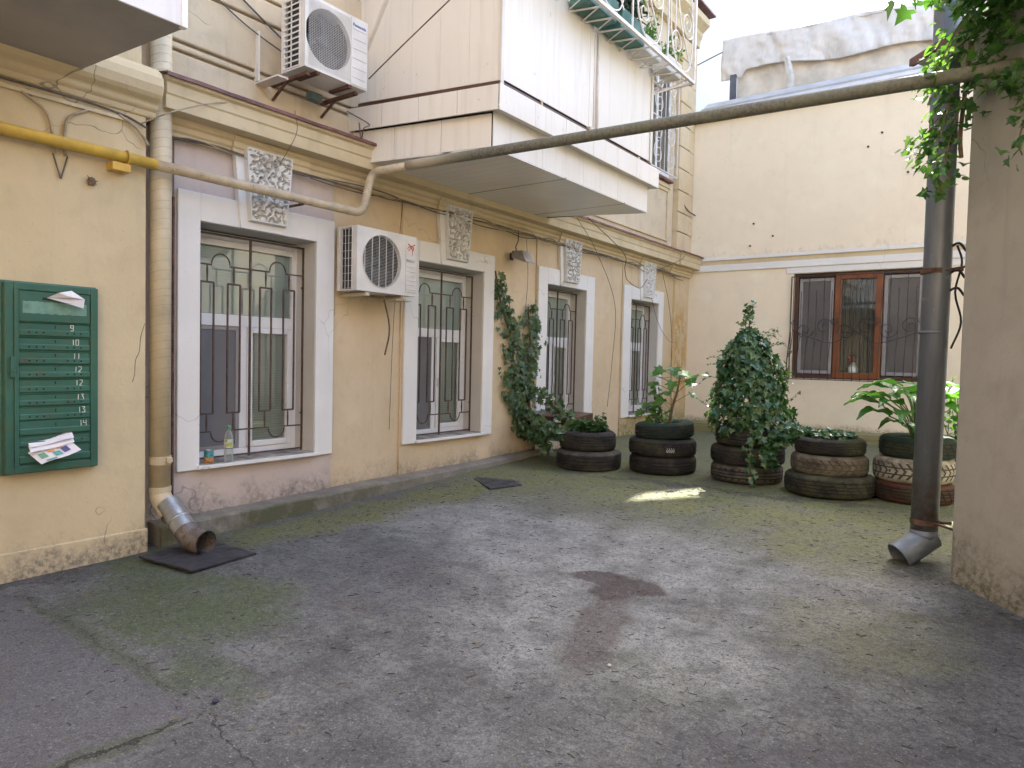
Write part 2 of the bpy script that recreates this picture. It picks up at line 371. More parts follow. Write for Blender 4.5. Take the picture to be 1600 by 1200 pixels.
# ground
GZ = [(-12,-.30),(-6,-.24),(3,0),(7,.14),(10,.205),(13.2,.18),(60,.18)]
def gz(y):
    for (a, za), (b, zb) in zip(GZ, GZ[1:]):
        if y <= b: return za + (zb-za)*max(0, (y-a))/(b-a)
    return GZ[-1][1]
def mat_ground():
    g = NG('worn mossy concrete'); x, y, z = g.sep()
    # distorted coordinates for ragged outlines
    nz = g.n('ShaderNodeTexNoise'); nz.inputs['Scale'].default_value = 2.6; nz.inputs['Detail'].default_value = 7; nz.inputs['Roughness'].default_value = .72; g.L(g.co, nz.inputs['Vector'])
    sub = g.n('ShaderNodeVectorMath', operation='SUBTRACT'); g.L(nz.outputs['Color'], sub.inputs[0]); sub.inputs[1].default_value = (.5,.5,.5)
    scl = g.n('ShaderNodeVectorMath', operation='SCALE'); g.L(sub.outputs[0], scl.inputs[0]); scl.inputs['Scale'].default_value = 1.1
    dc = g.n('ShaderNodeVectorMath', operation='ADD'); g.L(g.co, dc.inputs[0]); g.L(scl.outputs[0], dc.inputs[1])
    dco = dc.outputs[0]
    scl2 = g.n('ShaderNodeVectorMath', operation='SCALE'); g.L(sub.outputs[0], scl2.inputs[0]); scl2.inputs['Scale'].default_value = .3
    dc2 = g.n('ShaderNodeVectorMath', operation='ADD'); g.L(g.co, dc2.inputs[0]); g.L(scl2.outputs[0], dc2.inputs[1])
    dcs = dc2.outputs[0]
    def blob(cx, cy, rx, ry, ang=0, a=1.0, b=.5, co=None):
        mp = g.n('ShaderNodeMapping', vector_type='TEXTURE'); g.L(co or dco, mp.inputs[0])
        mp.inputs[1].default_value = (cx, cy, 0); mp.inputs[2].default_value = (0, 0, ang); mp.inputs[3].default_value = (rx, ry, 1000)
        ln = g.n('ShaderNodeVectorMath', operation='LENGTH'); g.L(mp.outputs[0], ln.inputs[0])
        return g.ss(ln.outputs['Value'], a, b)
    def line(ax, ay, bx, by, wd, co=None):
        L = math.hypot(bx-ax, by-ay); return blob((ax+bx)/2, (ay+by)/2, L/2*1.05, wd, math.atan2(by-ay, bx-ax), 1.0, .55, co)
    def mx(*v):
        r = v[0]
        for q in v[1:]: r = g.M('MAXIMUM', r, q)
        return r
    n_big = g.noise(.7, 5, .65); n_mid = g.noise(3.2, 6, .7); n_f = g.noise(30, 6, .8); n_ff = g.noise(95, 3, .7)
    base = g.mix(g.rng(n_big, .35, .66), (.120,.121,.118), (.070,.071,.073))
    base = g.mix(g.M('MULTIPLY', g.rng(n_mid, .40, .64), .8), base, (.188,.194,.192))
    # pale worn cement skin in the middle
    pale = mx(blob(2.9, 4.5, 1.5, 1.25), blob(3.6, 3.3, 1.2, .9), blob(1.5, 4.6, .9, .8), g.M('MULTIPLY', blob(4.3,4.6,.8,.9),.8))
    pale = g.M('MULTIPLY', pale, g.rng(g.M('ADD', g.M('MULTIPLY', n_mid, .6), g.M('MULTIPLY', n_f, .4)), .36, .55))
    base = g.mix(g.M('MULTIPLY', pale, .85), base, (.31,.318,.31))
    n_s = g.noise(5, 6, .75, g.map(loc=(11,3,0)))
    base = g.mix(g.M('MULTIPLY', g.rng(n_s, .56, .68), .55), base, (.09,.085,.095))
    base = g.mix(g.M('MULTIPLY', g.rng(g.noise(2.0, 5, .65, g.map(loc=(1,13,0))), .54, .72), .45), base, (.17,.155,.13))
    # darker right foreground, shade towards camera and left put into colour, coarse left slab
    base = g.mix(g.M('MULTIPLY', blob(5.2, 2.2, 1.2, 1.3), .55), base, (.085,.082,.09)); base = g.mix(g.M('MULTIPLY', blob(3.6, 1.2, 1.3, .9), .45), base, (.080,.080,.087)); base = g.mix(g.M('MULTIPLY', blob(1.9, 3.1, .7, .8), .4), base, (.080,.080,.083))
    slab = g.M('MULTIPLY', g.ss(y, 1.62, 1.50), g.ss(x, 2.64, 2.58))
    base = g.mix(g.M('MULTIPLY', slab, .75), base, g.mix(g.rng(n_f, .35, .65), (.085,.082,.092), (.165,.160,.172)))
    # rim of broken pale cement beside the moss strip
    rim = g.M('MULTIPLY', mx(line(.7,3.3,1.6,6.2,.22), line(1.6,6.1,2.6,6.6,.25)), g.rng(n_f, .35, .6))
    base = g.mix(g.M('MULTIPLY', rim, .55), base, (.30,.295,.27))
    # moss
    far = g.ss(y, 4.7, 6.5)
    mo = mx(blob(.60, 4.1, .42, 2.1, -.10), blob(.75,5.5,.5,1.2,-.2), g.M('MULTIPLY', blob(1.4, 2.15, 1.0, .6), 1.0), g.M('MULTIPLY', far, 1.0), g.M('MULTIPLY', blob(4.15, 5.8, .7, 1.2, .2), .85), blob(.5,2.4,.4,.5),
            g.M('MULTIPLY', blob(4.7,4.1,.6,.7,.6),.45), g.M('MULTIPLY', blob(3.9,2.9,.5,.4), .2), g.M('MULTIPLY', blob(2.4,1.75,.5,.2,-.1),.7), blob(2.6,6.3,1.2,.6))
    mo2 = g.M('MULTIPLY', mo, g.rng(g.noise(1.9, 7, .75, g.map(loc=(3,5,0))), .24, .50))
    mcol = g.mix(g.rng(n_mid, .35, .65), (.18,.195,.055), (.155,.155,.07))
    mcol = g.mix(g.M('MULTIPLY', g.ss(y, 3.6, 2.3), .85), mcol, (.055,.085,.035))
    base = g.mix(g.M('MULTIPLY', mo2, .9), base, mcol)
    # wet dark dirt under the downpipes, at wall feet
    dk = mx(blob(.45,2.75,.38,.35,0,1,.4), g.M('MULTIPLY', blob(4.85,5.45,.35,.4),.9), g.M('MULTIPLY', line(.25,1.2,.25,2.5,.16),.8), line(5.1,5.05,6.2,3.8,.12), line(1.0,6.9,4.8,7.2,.12))
    base = g.mix(g.M('MULTIPLY', dk, g.M('MULTIPLY_ADD', g.rng(n_f, .4, .6), .5, .4)), base, (.042,.038,.032))
    # oil stain
    stn = mx(blob(3.12, 4.02, .24, .13, .5, 1.0, .7, dcs), blob(3.36, 3.98, .26, .17, .2, 1.0, .7, dcs), blob(3.30, 3.82, .16, .16, 0, 1.0, .6, dcs))
    trl = blob(3.52, 3.30, .75, .19, -1.25, 1.0, .55, dcs)
    base = g.mix(g.M('MULTIPLY', stn, .85), base, (.050,.032,.030)); base = g.mix(g.M('MULTIPLY', trl, .7), base, (.085,.065,.060))
    # slab joints
    jco = dcs
    jt = mx(g.M('MULTIPLY', line(.45,1.63,2.62,1.56,.006,jco), .5), line(2.62,1.57,2.56,.30,.015,jco), line(2.62,1.56,3.3,1.40,.006,jco), line(3.2,1.42,4.4,.6,.005,jco))
    jw = mx(line(.45,1.63,2.62,1.56,.075,jco), line(2.62,1.57,2.56,.3,.08,jco))
    base = g.mix(g.M('MULTIPLY', jw, .6), base, (.070,.090,.042)); base = g.mix(g.M('MULTIPLY', jt, .9), base, (.028,.024,.02))
    # pits, specks and scratch-like marks
    sc1 = g.vor(34, 'F1', g.map(sc_=(1,.32,1), rot=(0,0,.5), co=dcs)); sc2 = g.vor(27, 'F1', g.map(sc_=(.3,1,1), rot=(0,0,-.3), co=dcs))
    gate = g.rng(g.noise(2.2, 4, .6, g.map(loc=(7,0,0))), .42, .6)
    wn = g.noise(9, 3, .55, g.map(sc_=(1,.7,1), loc=(2,8,0), co=dcs)); wn2 = g.noise(17, 3, .6, g.map(sc_=(.7,1,1), loc=(5,1,0), co=dcs))
    worm = g.M('MAXIMUM', g.rng(g.M('ABSOLUTE', g.M('SUBTRACT', wn, .5)), .010, .004), g.rng(g.M('ABSOLUTE', g.M('SUBTRACT', wn2, .47)), .012, .005))
    worm = g.M('MULTIPLY', worm, g.rng(g.noise(7, 4, .7, g.map(loc=(0,6,2))), .50, .60))
    marks = g.M('MULTIPLY', g.M('MAXIMUM', worm, g.M('MAXIMUM', g.rng(sc1, .13, .07), g.rng(sc2, .13, .07))), gate)
    base = g.mix(g.M('MULTIPLY', marks, .75), base, (.045,.04,.042))
    base = g.mix(g.M('MULTIPLY', g.rng(n_ff, .52, .62), .7), base, (.048,.046,.048))
    base = g.mix(g.M('MULTIPLY', g.rng(g.noise(90, 2, .6, g.map(loc=(5,5,5))), .60, .70), .5), base, (.36,.35,.35))
    base = g.mix(g.rng(n_f, .47, .62, 0, .65), base, (.05,.05,.056))
    h = g.M('ADD', g.M('MULTIPLY', n_mid, .9), g.M('ADD', g.M('MULTIPLY', n_f, .55), g.M('MULTIPLY', n_ff, .3)))
    h = g.M('SUBTRACT', h, g.M('ADD', g.M('MULTIPLY', jt, 1.5), g.M('MULTIPLY', marks, .25)))
    return g.fin(base, g.rng(n_f, .3, .7, .72, .95), g.bump(h, .7, .022), spec=.3)
M_['ground'] = mat_ground()
def mat_ledge():
    g = NG('mossy kerb concrete'); x, y, z = g.sep(); n = g.noise(4, 6, .7); f = g.noise(40, 4, .7)
    cc = g.mix(g.rng(n, .35, .65), (.26,.235,.20), (.17,.155,.13))
    gr = g.M('MULTIPLY', g.ss(x, .15, .2), g.M('MULTIPLY', g.rng(g.noise(2.5, 5, .7, g.map(loc=(2,2,2))), .36, .55), g.ss(y, 6.2, 3.8)))
    cc = g.mix(g.M('MULTIPLY', gr, .85), cc, (.075,.08,.04))
    cc = g.mix(g.M('MULTIPLY', g.rng(f, .55, .7), .5), cc, (.07,.062,.052))
    return g.fin(cc, .9, g.bump(g.M('ADD', n, g.M('MULTIPLY', f, .3)), .5, .02), spec=.25)
M_['ledge'] = mat_ledge()
M_['plinth'] = plaster('mossy plinth', (.30,.26,.14), (.20,.20,.08), crack=0, blot=.8)
def mat_tarp():
    g = NG('weathered tarpaulin'); n = g.noise(1.8, 5, .65)
    cc = g.mix(g.rng(n, .3, .7), (.72,.69,.66), (.56,.54,.53))
    cc = g.mix(g.M('MULTIPLY', g.rng(g.noise(5, 5, .7, g.map(sc_=(1,1,.4))), .52, .68), .4), cc, (.36,.35,.34))
    return g.fin(cc, .75, g.bump(g.noise(10, 4, .6), .2, .02))
M_['tarp'] = mat_tarp()
def mat_long_pipe():
    g = NG('lichen stained pipe'); n = g.noise(34, 6, .75, g.map(sc_=(1.3,1,1))); x = g.sep()[0]
    cc = g.mix(g.rng(n, .38, .62), (.20,.19,.155), (.085,.085,.068))
    cc = g.mix(g.M('MULTIPLY', g.rng(g.noise(3, 4, .6), .4, .6), .5), cc, (.16,.17,.11))
    cc = g.mix(g.ss(x, 1.2, .5), cc, (.42,.37,.28))
    return g.fin(cc, .7, g.bump(n, .3, .006))
M_['long_pipe'] = mat_long_pipe()
def mat_dpipe():
    g = NG('grey downpipe zinc'); n = g.noise(4, 5, .6, g.map(sc_=(5,5,.7)))
    cc = g.mix(g.rng(n, .3, .7), (.12,.135,.16), (.18,.20,.23)); z = g.sep()[2]
    cc = g.mix(g.rng(g.noise(9, 6, .75), .62, .68), cc, (.28,.29,.29))
    cc = g.mix(g.M('MULTIPLY', g.ss(z, .7, .3), g.rng(g.noise(12,5,.7), .4, .6)), cc, (.12,.09,.07))
    return g.fin(cc, .45, g.bump(g.noise(6, 3, .5), .12, .01), metal=.35)
M_['dpipe'] = mat_dpipe()

# ================================================================== STRUCTURE
# ground sheet
def make_ground():
    xs = list(np.arange(-.3, 9, .06)); ys = list(np.arange(-.6, 13.6, .07))
    xs = [-80, -30, -10, -4] + xs + [12, 25, 60, 100]; ys = [-80, -30, -12, -6, -3] + ys + [16, 25, 50, 100]
    m = MB(); vs = []
    for y in ys:
        for x in xs:
            z = gz(y) + .012*noise.noise(Vector((x*.9, y*.9, 0))) + .004*noise.noise(Vector((x*5, y*5, 3)))
            z -= .02*math.exp(-((x-2.9)**2/3 + (y-4.2)**2/3))
            vs.append((x, y, z))
    nx = len(xs); fs = [(j*nx+i, j*nx+i+1, (j+1)*nx+i+1, (j+1)*nx+i) for j in range(len(ys)-1) for i in range(nx-1)]
    m.add(vs, fs); o = m.build('ground', M_['ground'], smooth=True); tag(o, 'worn grey concrete yard with green moss along its edges and a dark oil stain', 'ground', kind='structure')
make_ground()
# kerb ledge at the foot of the main wall
def make_ledge():
    m = MB(); N = 60; vs = []
    for i in range(N+1):
        y = 2.62 + (8.1-2.62)*i/N; g0 = gz(y)-.06
        t = .145 + (y-3)*.0145 + .004*noise.noise(Vector((y*3,0,0)))
        wd = .20 - .08*max(0, (y-5.5)/2.6) + .014*noise.noise(Vector((y*2.3,5,0)))
        vs += [(0.001, y, g0), (0.001, y, t+.01), (wd-.03, y, t), (wd-.004, y, t-.02), (wd+.012, y, g0)]
    fs = []
    for i in range(N):
        for k in range(4): a = i*5+k; fs.append((a, a+5, a+6, a+1))
    fs += [(0,1,2,3,4), tuple(N*5+k for k in (4,3,2,1,0))]
    m.add(vs, fs); tag(m.build('kerb', M_['ledge']), 'low concrete ledge running along the foot of the peach wall', 'kerb', kind='structure')
make_ledge()

# ---------------- main building (facade plane x = 0)
main = empty('apartment_building', (0, 7.5, 0), 'peach plastered old building with white framed barred windows and an enclosed balcony', 'building')
def P(o): # parent keeping world coordinates (building empties sit at their base)
    o.parent = main; o.location = (-main.location.x, -main.location.y, -main.location.z); return o
WIN = [(2.995, 4.12), (5.46, 6.59), (7.985, 9.045), (10.51, 11.60)]
ARCH = [(2.815, 4.32), (5.26, 6.79), (7.76, 9.28), (10.25, 11.80)]
ZB, ZT = .515, 2.475
def wall_grid(m, x, ys, zs, holes, rev=None, thick=0):
    for y0, y1 in zip(ys, ys[1:]):
        for z0, z1 in zip(zs, zs[1:]):
            cy, cz = (y0+y1)/2, (z0+z1)/2
            if any(a < cy < b and c < cz < d for a, b, c, d in holes): continue
            m.quad((x,y0,z0),(x,y1,z0),(x,y1,z1),(x,y0,z1))
def facade_piece(name, y0, y1, z0, z1, mat, x=0.0, hole=None):
    m = MB()
    if hole: wall_grid(m, x, [y0, hole[0], hole[1], y1], [z0, hole[2], hole[3], z1], [hole])
    else: m.quad((x,y0,z0),(x,y1,z0),(x,y1,z1),(x,y0,z1))
    m.quad((-.6,y0,z0),(x,y0,z0),(x,y0,z1),(-.6,y0,z1)); m.quad((x,y1,z0),(-.6,y1,z0),(-.6,y1,z1),(x,y1,z1))
    if hole:
        a, b, c, d = hole; X = -.45
        m.quad((X,b,c),(x,b,c),(x,b,d),(X,b,d)); m.quad((x,a,c),(X,a,c),(X,a,d),(x,a,d)); m.quad((X,a,d),(X,b,d),(x,b,d),(x,a,d)); m.quad((X,b,c),(X,a,c),(x,a,c),(x,b,c))
    return P(m.build(name, mat))
segs = [(2.3,2.80,'pink_wall',0,None),(2.80,4.325,'pink_wall',.025,0),(4.325,5.235,'main_wall',0,None),(5.235,6.80,'main_wall',.022,1),(6.80,7.75,'main_wall',0,None),
        (7.75,9.29,'main_wall',.02,2),(9.29,10.24,'main_wall',0,None),(10.24,11.81,'far_wall',.02,3),(11.81,12.3,'far_wall',0,None)]
for y0, y1, mt, x, wi in segs:
    facade_piece('wall_panel', y0, y1, -.3, 3.3, M_[mt], x, None if wi is None else (WIN[wi][0], WIN[wi][1], ZB, ZT))
# corner pilaster
m = MB(); m.box(-.5,12.3,-.3,.045,12.949,3.3); P(m.build('corner_pilaster', M_['far_wall'], bevel=.008))
# core volume behind the windows and body of the building
m = MB(); m.box(-9, 2.3, -.3, -.95, 12.9, 3.3); m.box(-9, 2.3, 3.3, -.02, 12.949, 11.5); P(m.build('building_core', M_['upper_wall']))
m = MB(); m.box(-9.3, 2.2, 11.5, .5, 13.2, 11.8); P(m.build('roof', M_['flash_grey']))

# windows
GP = -.13
def grille_mesh(y0, y1, z0, z1):
    m = MB(); t = .016; yc = (y0+y1)/2; x = GP
    zt = z1-.055; zb = z0+.03
    for y in (y0+.012, yc, y1-.012): m.bar((x,y,z0+.005),(x,y,zt),t,t)
    m.bar((x,y0,zt),(x,y1,zt),t,t); m.bar((x,y0,zt-.13),(x,y0+.01,zt-.13),.01)
    m.bar((x,y0+.01,zb+.0),(x,y1-.01,zb),.013,.013)
    hb = z0+.245; ht = z1-.31; rt = z1-.455; rb = z0+.395
    for a, b in ((y0+.012, yc), (yc, y1-.012)):
        W = b-a; c1 = a+.28*W; c2 = a+.72*W; f1 = a+.35*W; f2 = a+.65*W; r = (f2-f1)/2; cm = (f1+f2)/2
        s = .0125
        m.bar((x,a,ht),(x,f1,ht),s); m.bar((x,f2,ht),(x,b,ht),s); m.bar((x,a,hb),(x,f1,hb),s); m.bar((x,f2,hb),(x,b,hb),s)
        m.tube([(x, cm-r*math.cos(PI*k/12), ht+.01+r*1.05*math.sin(PI*k/12)) for k in range(13)], s*.55, 6)
        m.tube([(x, cm-r*math.cos(PI*k/12), hb-.01-r*1.0*math.sin(PI*k/12)) for k in range(13)], s*.55, 6)
        for c in (c1, c2):
            m.tube([(x,c,ht),(x,c,ht-.05),(x,c,rt)], [s*.5,s*.75,s*.5], 6); m.tube([(x,c,hb),(x,c,hb+.07),(x,c,rb)], [s*.5,s*.75,s*.5], 6)
            h = .105*W
            m.bar((x,c-h,rt),(x,c+h,rt),s*1.2); m.bar((x,c-h,rb),(x,c+h,rb),s*1.2); m.bar((x,c-h,rt),(x,c-h,rb),s); m.bar((x,c+h,rt),(x,c+h,rb),s)
    for z in (z0+.36, z1-.42): m.tube([(x,y1-.03,z),(x,y1+.003,z)], .011, 6)
    return m
def pane(m, x, y0, y1, z0, z1): m.quad((x,y0,z0),(x,y1,z0),(x,y1,z1),(x,y0,z1))
for i, (y0, y1) in enumerate(WIN):
    fx = -.235; wi = MB(); zt = ZT-.02; zs = ZB+.035; fw = .055
    ztr = 1.72; tr = .05; ym = y0 + (y1-y0)*.505
    def fr(m, a, b, c, d, wdt, x0, x1):
        m.box(x0,a,c,x1,a+wdt,d); m.box(x0,b-wdt,c,x1,b,d); m.box(x0,a+wdt,c,x1,b-wdt,c+wdt); m.box(x0,a+wdt,d-wdt,x1,b-wdt,d)
    fr(wi, y0, y1, zs, zt, fw, fx-.06, fx)
    wi.box(fx-.06,y0+fw,zt-fw-.055,fx-.004,y1-fw,zt-fw-.0005)
    wi.box(fx-.058,y0+fw,ztr-tr,fx-.002,y1-fw,ztr+tr)
    wi.box(fx-.058,ym-.035,zs+fw,fx-.002,ym+.035,ztr-tr)
    wo_ = P(wi.build('window', M_['pvc_frame'], bevel=.004))
    def ch(mb, name, mat, **k):
        o = mb.build(name, mat, wo_, **k); return o
    ss = MB(); fr(ss, ym+.037, y1-fw-.002, zs+fw+.002, ztr-tr-.002, .05, fx-.045, fx+.012)
    ss.box(fx+.012,ym+.05,1.10,fx+.035,ym+.068,1.20); ch(ss, 'sash', M_['pvc_frame'], bevel=.005)
    pm = MB(); pane(pm, fx-.03, y0+fw, y1-fw, ztr+tr, zt-fw-.05); ch(pm, 'upper_pane', M_['frost'])
    pm = MB(); pane(pm, fx-.025, ym+.08, y1-fw-.04, zs+fw+.04, ztr-tr-.04); ch(pm, 'pane', M_['glass'])
    sm = MB(); sf = .03
    sm.box(fx-.02, y0+fw+.03, zs+fw+.02, fx-.012, ym-.05, ztr-tr-.02); sc_o = ch(sm, 'insect_screen', M_['screen' if i < 2 else 'screen_b'])
    sm = MB(); fr(sm, y0+fw+.004, ym-.04, zs+fw+.004, ztr-tr-.004, sf, fx-.025, fx-.004); ch(sm, 'screen_frame', M_['grey_frame' if i < 1 else 'screen'])
    bl = MB(); z = zs+fw+.02
    while z < zt-fw-.06:
        if not (ztr-tr-.01 < z < ztr+tr):
            bl.add([(fx-.062,y0+fw,z),(fx-.062,y1-fw,z),(fx-.047,y1-fw,z+.023),(fx-.047,y0+fw,z+.023),(fx-.055,y0+fw,z+.014),(fx-.055,y1-fw,z+.014)], [(0,1,5,4),(4,5,2,3)])
        z += .0235
    ch(bl, 'blinds', M_['blinds'], smooth=True)
    bm_ = MB(); bm_.quad((fx-.16,y0,ZB),(fx-.16,y1,ZB),(fx-.16,y1,ZT),(fx-.16,y0,ZT)); ch(bm_, 'room_backing', M_['room'])
    ch(grille_mesh(y0, y1, ZB+.02, ZT), 'security_grille', M_['iron'], smooth=False)
    rv = MB(); rx = (segs[1][3], .022, .02, .02)[i]
    rv.box(fx-.06,y1-.006,ZB,rx-.002,y1+.01,ZT); rv.box(fx-.06,y0-.01,ZB,rx-.002,y0+.006,ZT); rv.box(fx-.06,y0+.006,ZT-.006,rx-.002,y1-.006,ZT+.01)
    ch(rv, 'reveal', M_['reveal'])
    sl_ = MB(); sl_.box(fx-.02, y0-.02, ZB-.005, .09, y1+.03, ZB+.022); sl_.box(fx-.01, y0+.007, ZB+.0225, .05, y1-.007, ZB+.03)
    sl_.m = [0]*6+[1]*6; so_ = ch(sl_, 'sill', [M_['white_trim'], simple('worn sill stone', (.30,.27,.23), .8, var=.4, scale=8, bump=.1)], bevel=.004)
    # architrave
    a0, a1 = ARCH[i]; am = MB(); X0 = rx+.001; X1 = rx+.03
    am.box(X0,a0,ZB-.01,X1,y0+.003,2.69); am.box(X0,y1-.003,ZB-.01,X1,a1,2.69); am.box(X0,y0+.003,ZT-.003,X1,y1-.003,2.69)
    P(am.build('window_surround', M_['white_trim'], bevel=.006))
    # keystone : backing strip + carved block
    kc = (y0+y1)/2 + .01; kb = MB(); kz0, kz1 = 2.53, 3.14
    kb.prism_x([(kc-.235,kz0-.06),(kc+.19,kz0-.06),(kc+.25,kz1),(kc-.30,kz1)], X0, X1+.025)
    ko = P(kb.build('keystone', M_['white_trim'], bevel=.006))
    km = MB(); NY, NZ = 44, 60; vs = []
    for jz in range(NZ+1):
        v = jz/NZ; z = kz0 + (kz1-kz0)*v
        hw0 = .175 + .05*v; hw1 = .185+.06*v
        for jy in range(NY+1):
            u = jy/NY; yy = kc - hw0 + (hw0+hw1)*u
            edge = min(u, 1-u, v, 1-v)
            n1 = noise.noise(Vector((yy*17+i*7, z*17, 1))); n2 = noise.noise(Vector((yy*38, z*38+i*5, 7)))
            d = .024 if (abs(n1) > .10 and n2 > -.28) else -.004
            d += .006*n2
            if edge < .05: d = .024
            vs.append((X1+.045+d if 0 < jy < NY and 0 < jz < NZ else X1+.024, yy, z))
    km.add(vs, [(a*(NY+1)+b, a*(NY+1)+b+1, (a+1)*(NY+1)+b+1, (a+1)*(NY+1)+b) for a in range(NZ) for b in range(NY)])
    lowf = [f for f in km.f if sum(km.v[i][0] for i in f)/4 < X1+.0535 and min(km.v[i][0] for i in f) > X1+.03]; ls = set(lowf); km.m = [1 if f in ls else 0 for f in km.f]
    km.build('carved_block', [M_['keystone'], simple('darker crevice', (.46,.44,.41), .9)], ko)  # low faces of the carving get a darker tone

# lower cornice, profile (x, z)
CORN = [(-.02,3.06),(.055,3.06),(.055,3.10),(.075,3.115),(.075,3.15),(.10,3.165),(.11,3.20),(.245,3.205),(.245,3.30),(.256,3.31),(.256,3.385),(.285,3.40),(.285,3.435),(-.02,3.48)]
def scal(p, d): return [(x+d if x > 0 else x, z) for x, z in p]
m = MB(); m.prism_y(CORN, 2.62, 4.62); m.prism_y(CORN, 4.62, 11.98)
m.prism_y(scal(CORN, .03), 11.98, 12.949); c_ = P(m.build('cornice', M_['cornice'], bevel=.004))
for y0, y1 in ((3.25,4.0),(5.72,6.45),(8.2,8.95),(10.75,11.45)):      # small breaks above the keystones
    mm = MB(); mm.prism_y([(.0,3.055),(.085,3.055),(.085,3.098),(.10,3.11),(.10,3.15),(.122,3.168),(.122,3.195),(0,3.197)], y0, y1); P(mm.build('cornice_break', M_['cornice'], bevel=.004))
def flash(m, y0, y1, dx=0):
    N = max(2, int((y1-y0)/.12)); vs = []
    for k in range(N+1):
        y = y0+(y1-y0)*k/N; w1 = .006*noise.noise(Vector((y*4,0,0))); w2 = .006*noise.noise(Vector((y*5,3,0)))
        vs += [(-.01,y,3.505),(.305+dx+w2,y,3.446+w1),(.31+dx+w2,y,3.418+w1),(.298+dx+w2,y,3.418+w1),(.29+dx+w2,y,3.437+w1),(-.01,y,3.495)]
    fs = [(k*6+a, k*6+(a+1)%6, (k+1)*6+(a+1)%6, (k+1)*6+a) for k in range(N) for a in range(6)]+[(0,1,2,3,4,5), tuple(N*6+a for a in (5,4,3,2,1,0))]
    m.add(vs, fs)
for q_ in ((2.60,4.66,0),(7.6,11.955,0),(11.96,12.94,.03)):
    m = MB(); flash(m, *q_); P(m.build('cornice_flashing', M_['flash_red']))

# upper wall: rusticated courses
m = MB(); z = 3.47; k = 0
for z0, z1 in ((3.49,3.72),(3.745,3.79),(3.815,4.22),(4.245,4.42),(4.445,4.85),(4.875,5.2),(5.225,5.7),(5.725,6.3)):
    m.box(-.02,2.3,z0,.028,4.9,z1)
    if z0 < 4: m.box(-.02,4.9,z0,.012,7.9,z1)
P(m.build('rusticated_courses', M_['upper_wall'], bevel=.012))
m = MB(); m.box(-.019,7.9,3.47,.012,12.14,7.55)
P(m.build('upper_wall_panel', M_['upper_wall']))
m = MB()
for a, b, c, d in ((8.3,11.9,3.62,3.66),(8.3,11.9,4.50,4.56),(11.86,11.92,3.66,4.50)): m.box(.0125,a,c,.04,b,d)
m.box(.0126,8.3,4.56,.06,11.95,4.62); P(m.build('panel_moulding', M_['cornice'], bevel=.006))
m = MB(); z = 3.50
for zz in (3.86,4.22,4.62,5.02,5.42,5.82,6.22,6.62,7.0,7.4):
    m.box(-.02,12.2,z,.10,12.70,zz-.018); m.box(-.02,12.70,z,.075,12.949,zz-.018); m.box(-.02,12.2,zz-.018,.07,12.949,zz); z = zz
P(m.build('quoined_pilaster', M_['far_wall'], bevel=.01))
UC = [(-.02,7.42),(.12,7.42),(.13,7.55),(.17,7.62),(.17,7.68),(.30,7.78),(.30,7.9),(-.02,8.0)]
m = MB(); m.prism_y(UC, 8.2, 12.949); P(m.build('upper_cornice', M_['cornice'], bevel=.006))
m = MB(); m.box(-.02,8.2,8.0,.36,13.1,8.03); P(m.build('upper_flashing', M_['flash_red']))

# upper window with swirled white grille
def spiral(m, f, cu, cv, r0, r1, t0, turns, rad, n=8):
    N = int(14*abs(turns))+6
    m.tube([f(cu + (r0+(r1-r0)*k/N)*math.cos(t0+2*PI*turns*k/N), cv + (r0+(r1-r0)*k/N)*math.sin(t0+2*PI*turns*k/N)) for k in range(N+1)], rad, 6)
uw = MB(); uw.box(-.01,10.8,4.75,.03,10.86,6.6); uw.box(-.01,11.84,4.75,.03,11.90,6.6); uw.box(-.01,10.86,6.54,.03,11.84,6.6); uw.box(-.01,10.86,4.75,.03,11.84,4.81); uw.box(-.01,11.33,4.81,.03,11.38,6.54)
uwo = P(uw.build('upper_window', M_['pvc_frame'], bevel=.004))
pm = MB(); pane(pm, .0155, 10.86, 11.84, 4.81, 6.54); pm.build('pane', M_['glass'], uwo)
pm = MB(); pane(pm, .0135, 10.86, 11.84, 4.81, 6.54); pm.build('room_backing', M_['room'], uwo)
gm = MB(); gx = .17
F = lambda u, v: (gx, u, v)
for y in (10.82, 11.92): gm.bar((gx,y,4.74),(gx,y,6.6),.02)
for z in (4.74, 5.6, 6.6): gm.bar((gx,10.82,z),(gx,11.92,z),.018)
for z in (4.74, 6.6):
    for y in (10.82, 11.92): gm.bar((.03,y,z),(gx,y,z),.016)
for zc in (5.0, 5.4, 5.85, 6.25):
    spiral(gm, F, 11.62, zc, .2, .03, PI*.5, -1.6, .008); spiral(gm, F, 11.12, zc, .2, .03, PI*.5, 1.6, .008)
for y in (11.0, 11.2, 11.37, 11.55, 11.75): gm.bar((gx,y,4.74),(gx,y,6.6),.009)
gm.build('swirled_grille', M_['iron_white'], uwo)
m = MB(); m.box(-.01,10.75,4.66,.10,11.95,4.70); P(m.build('upper_sill', M_['flash_red'], bevel=.003))

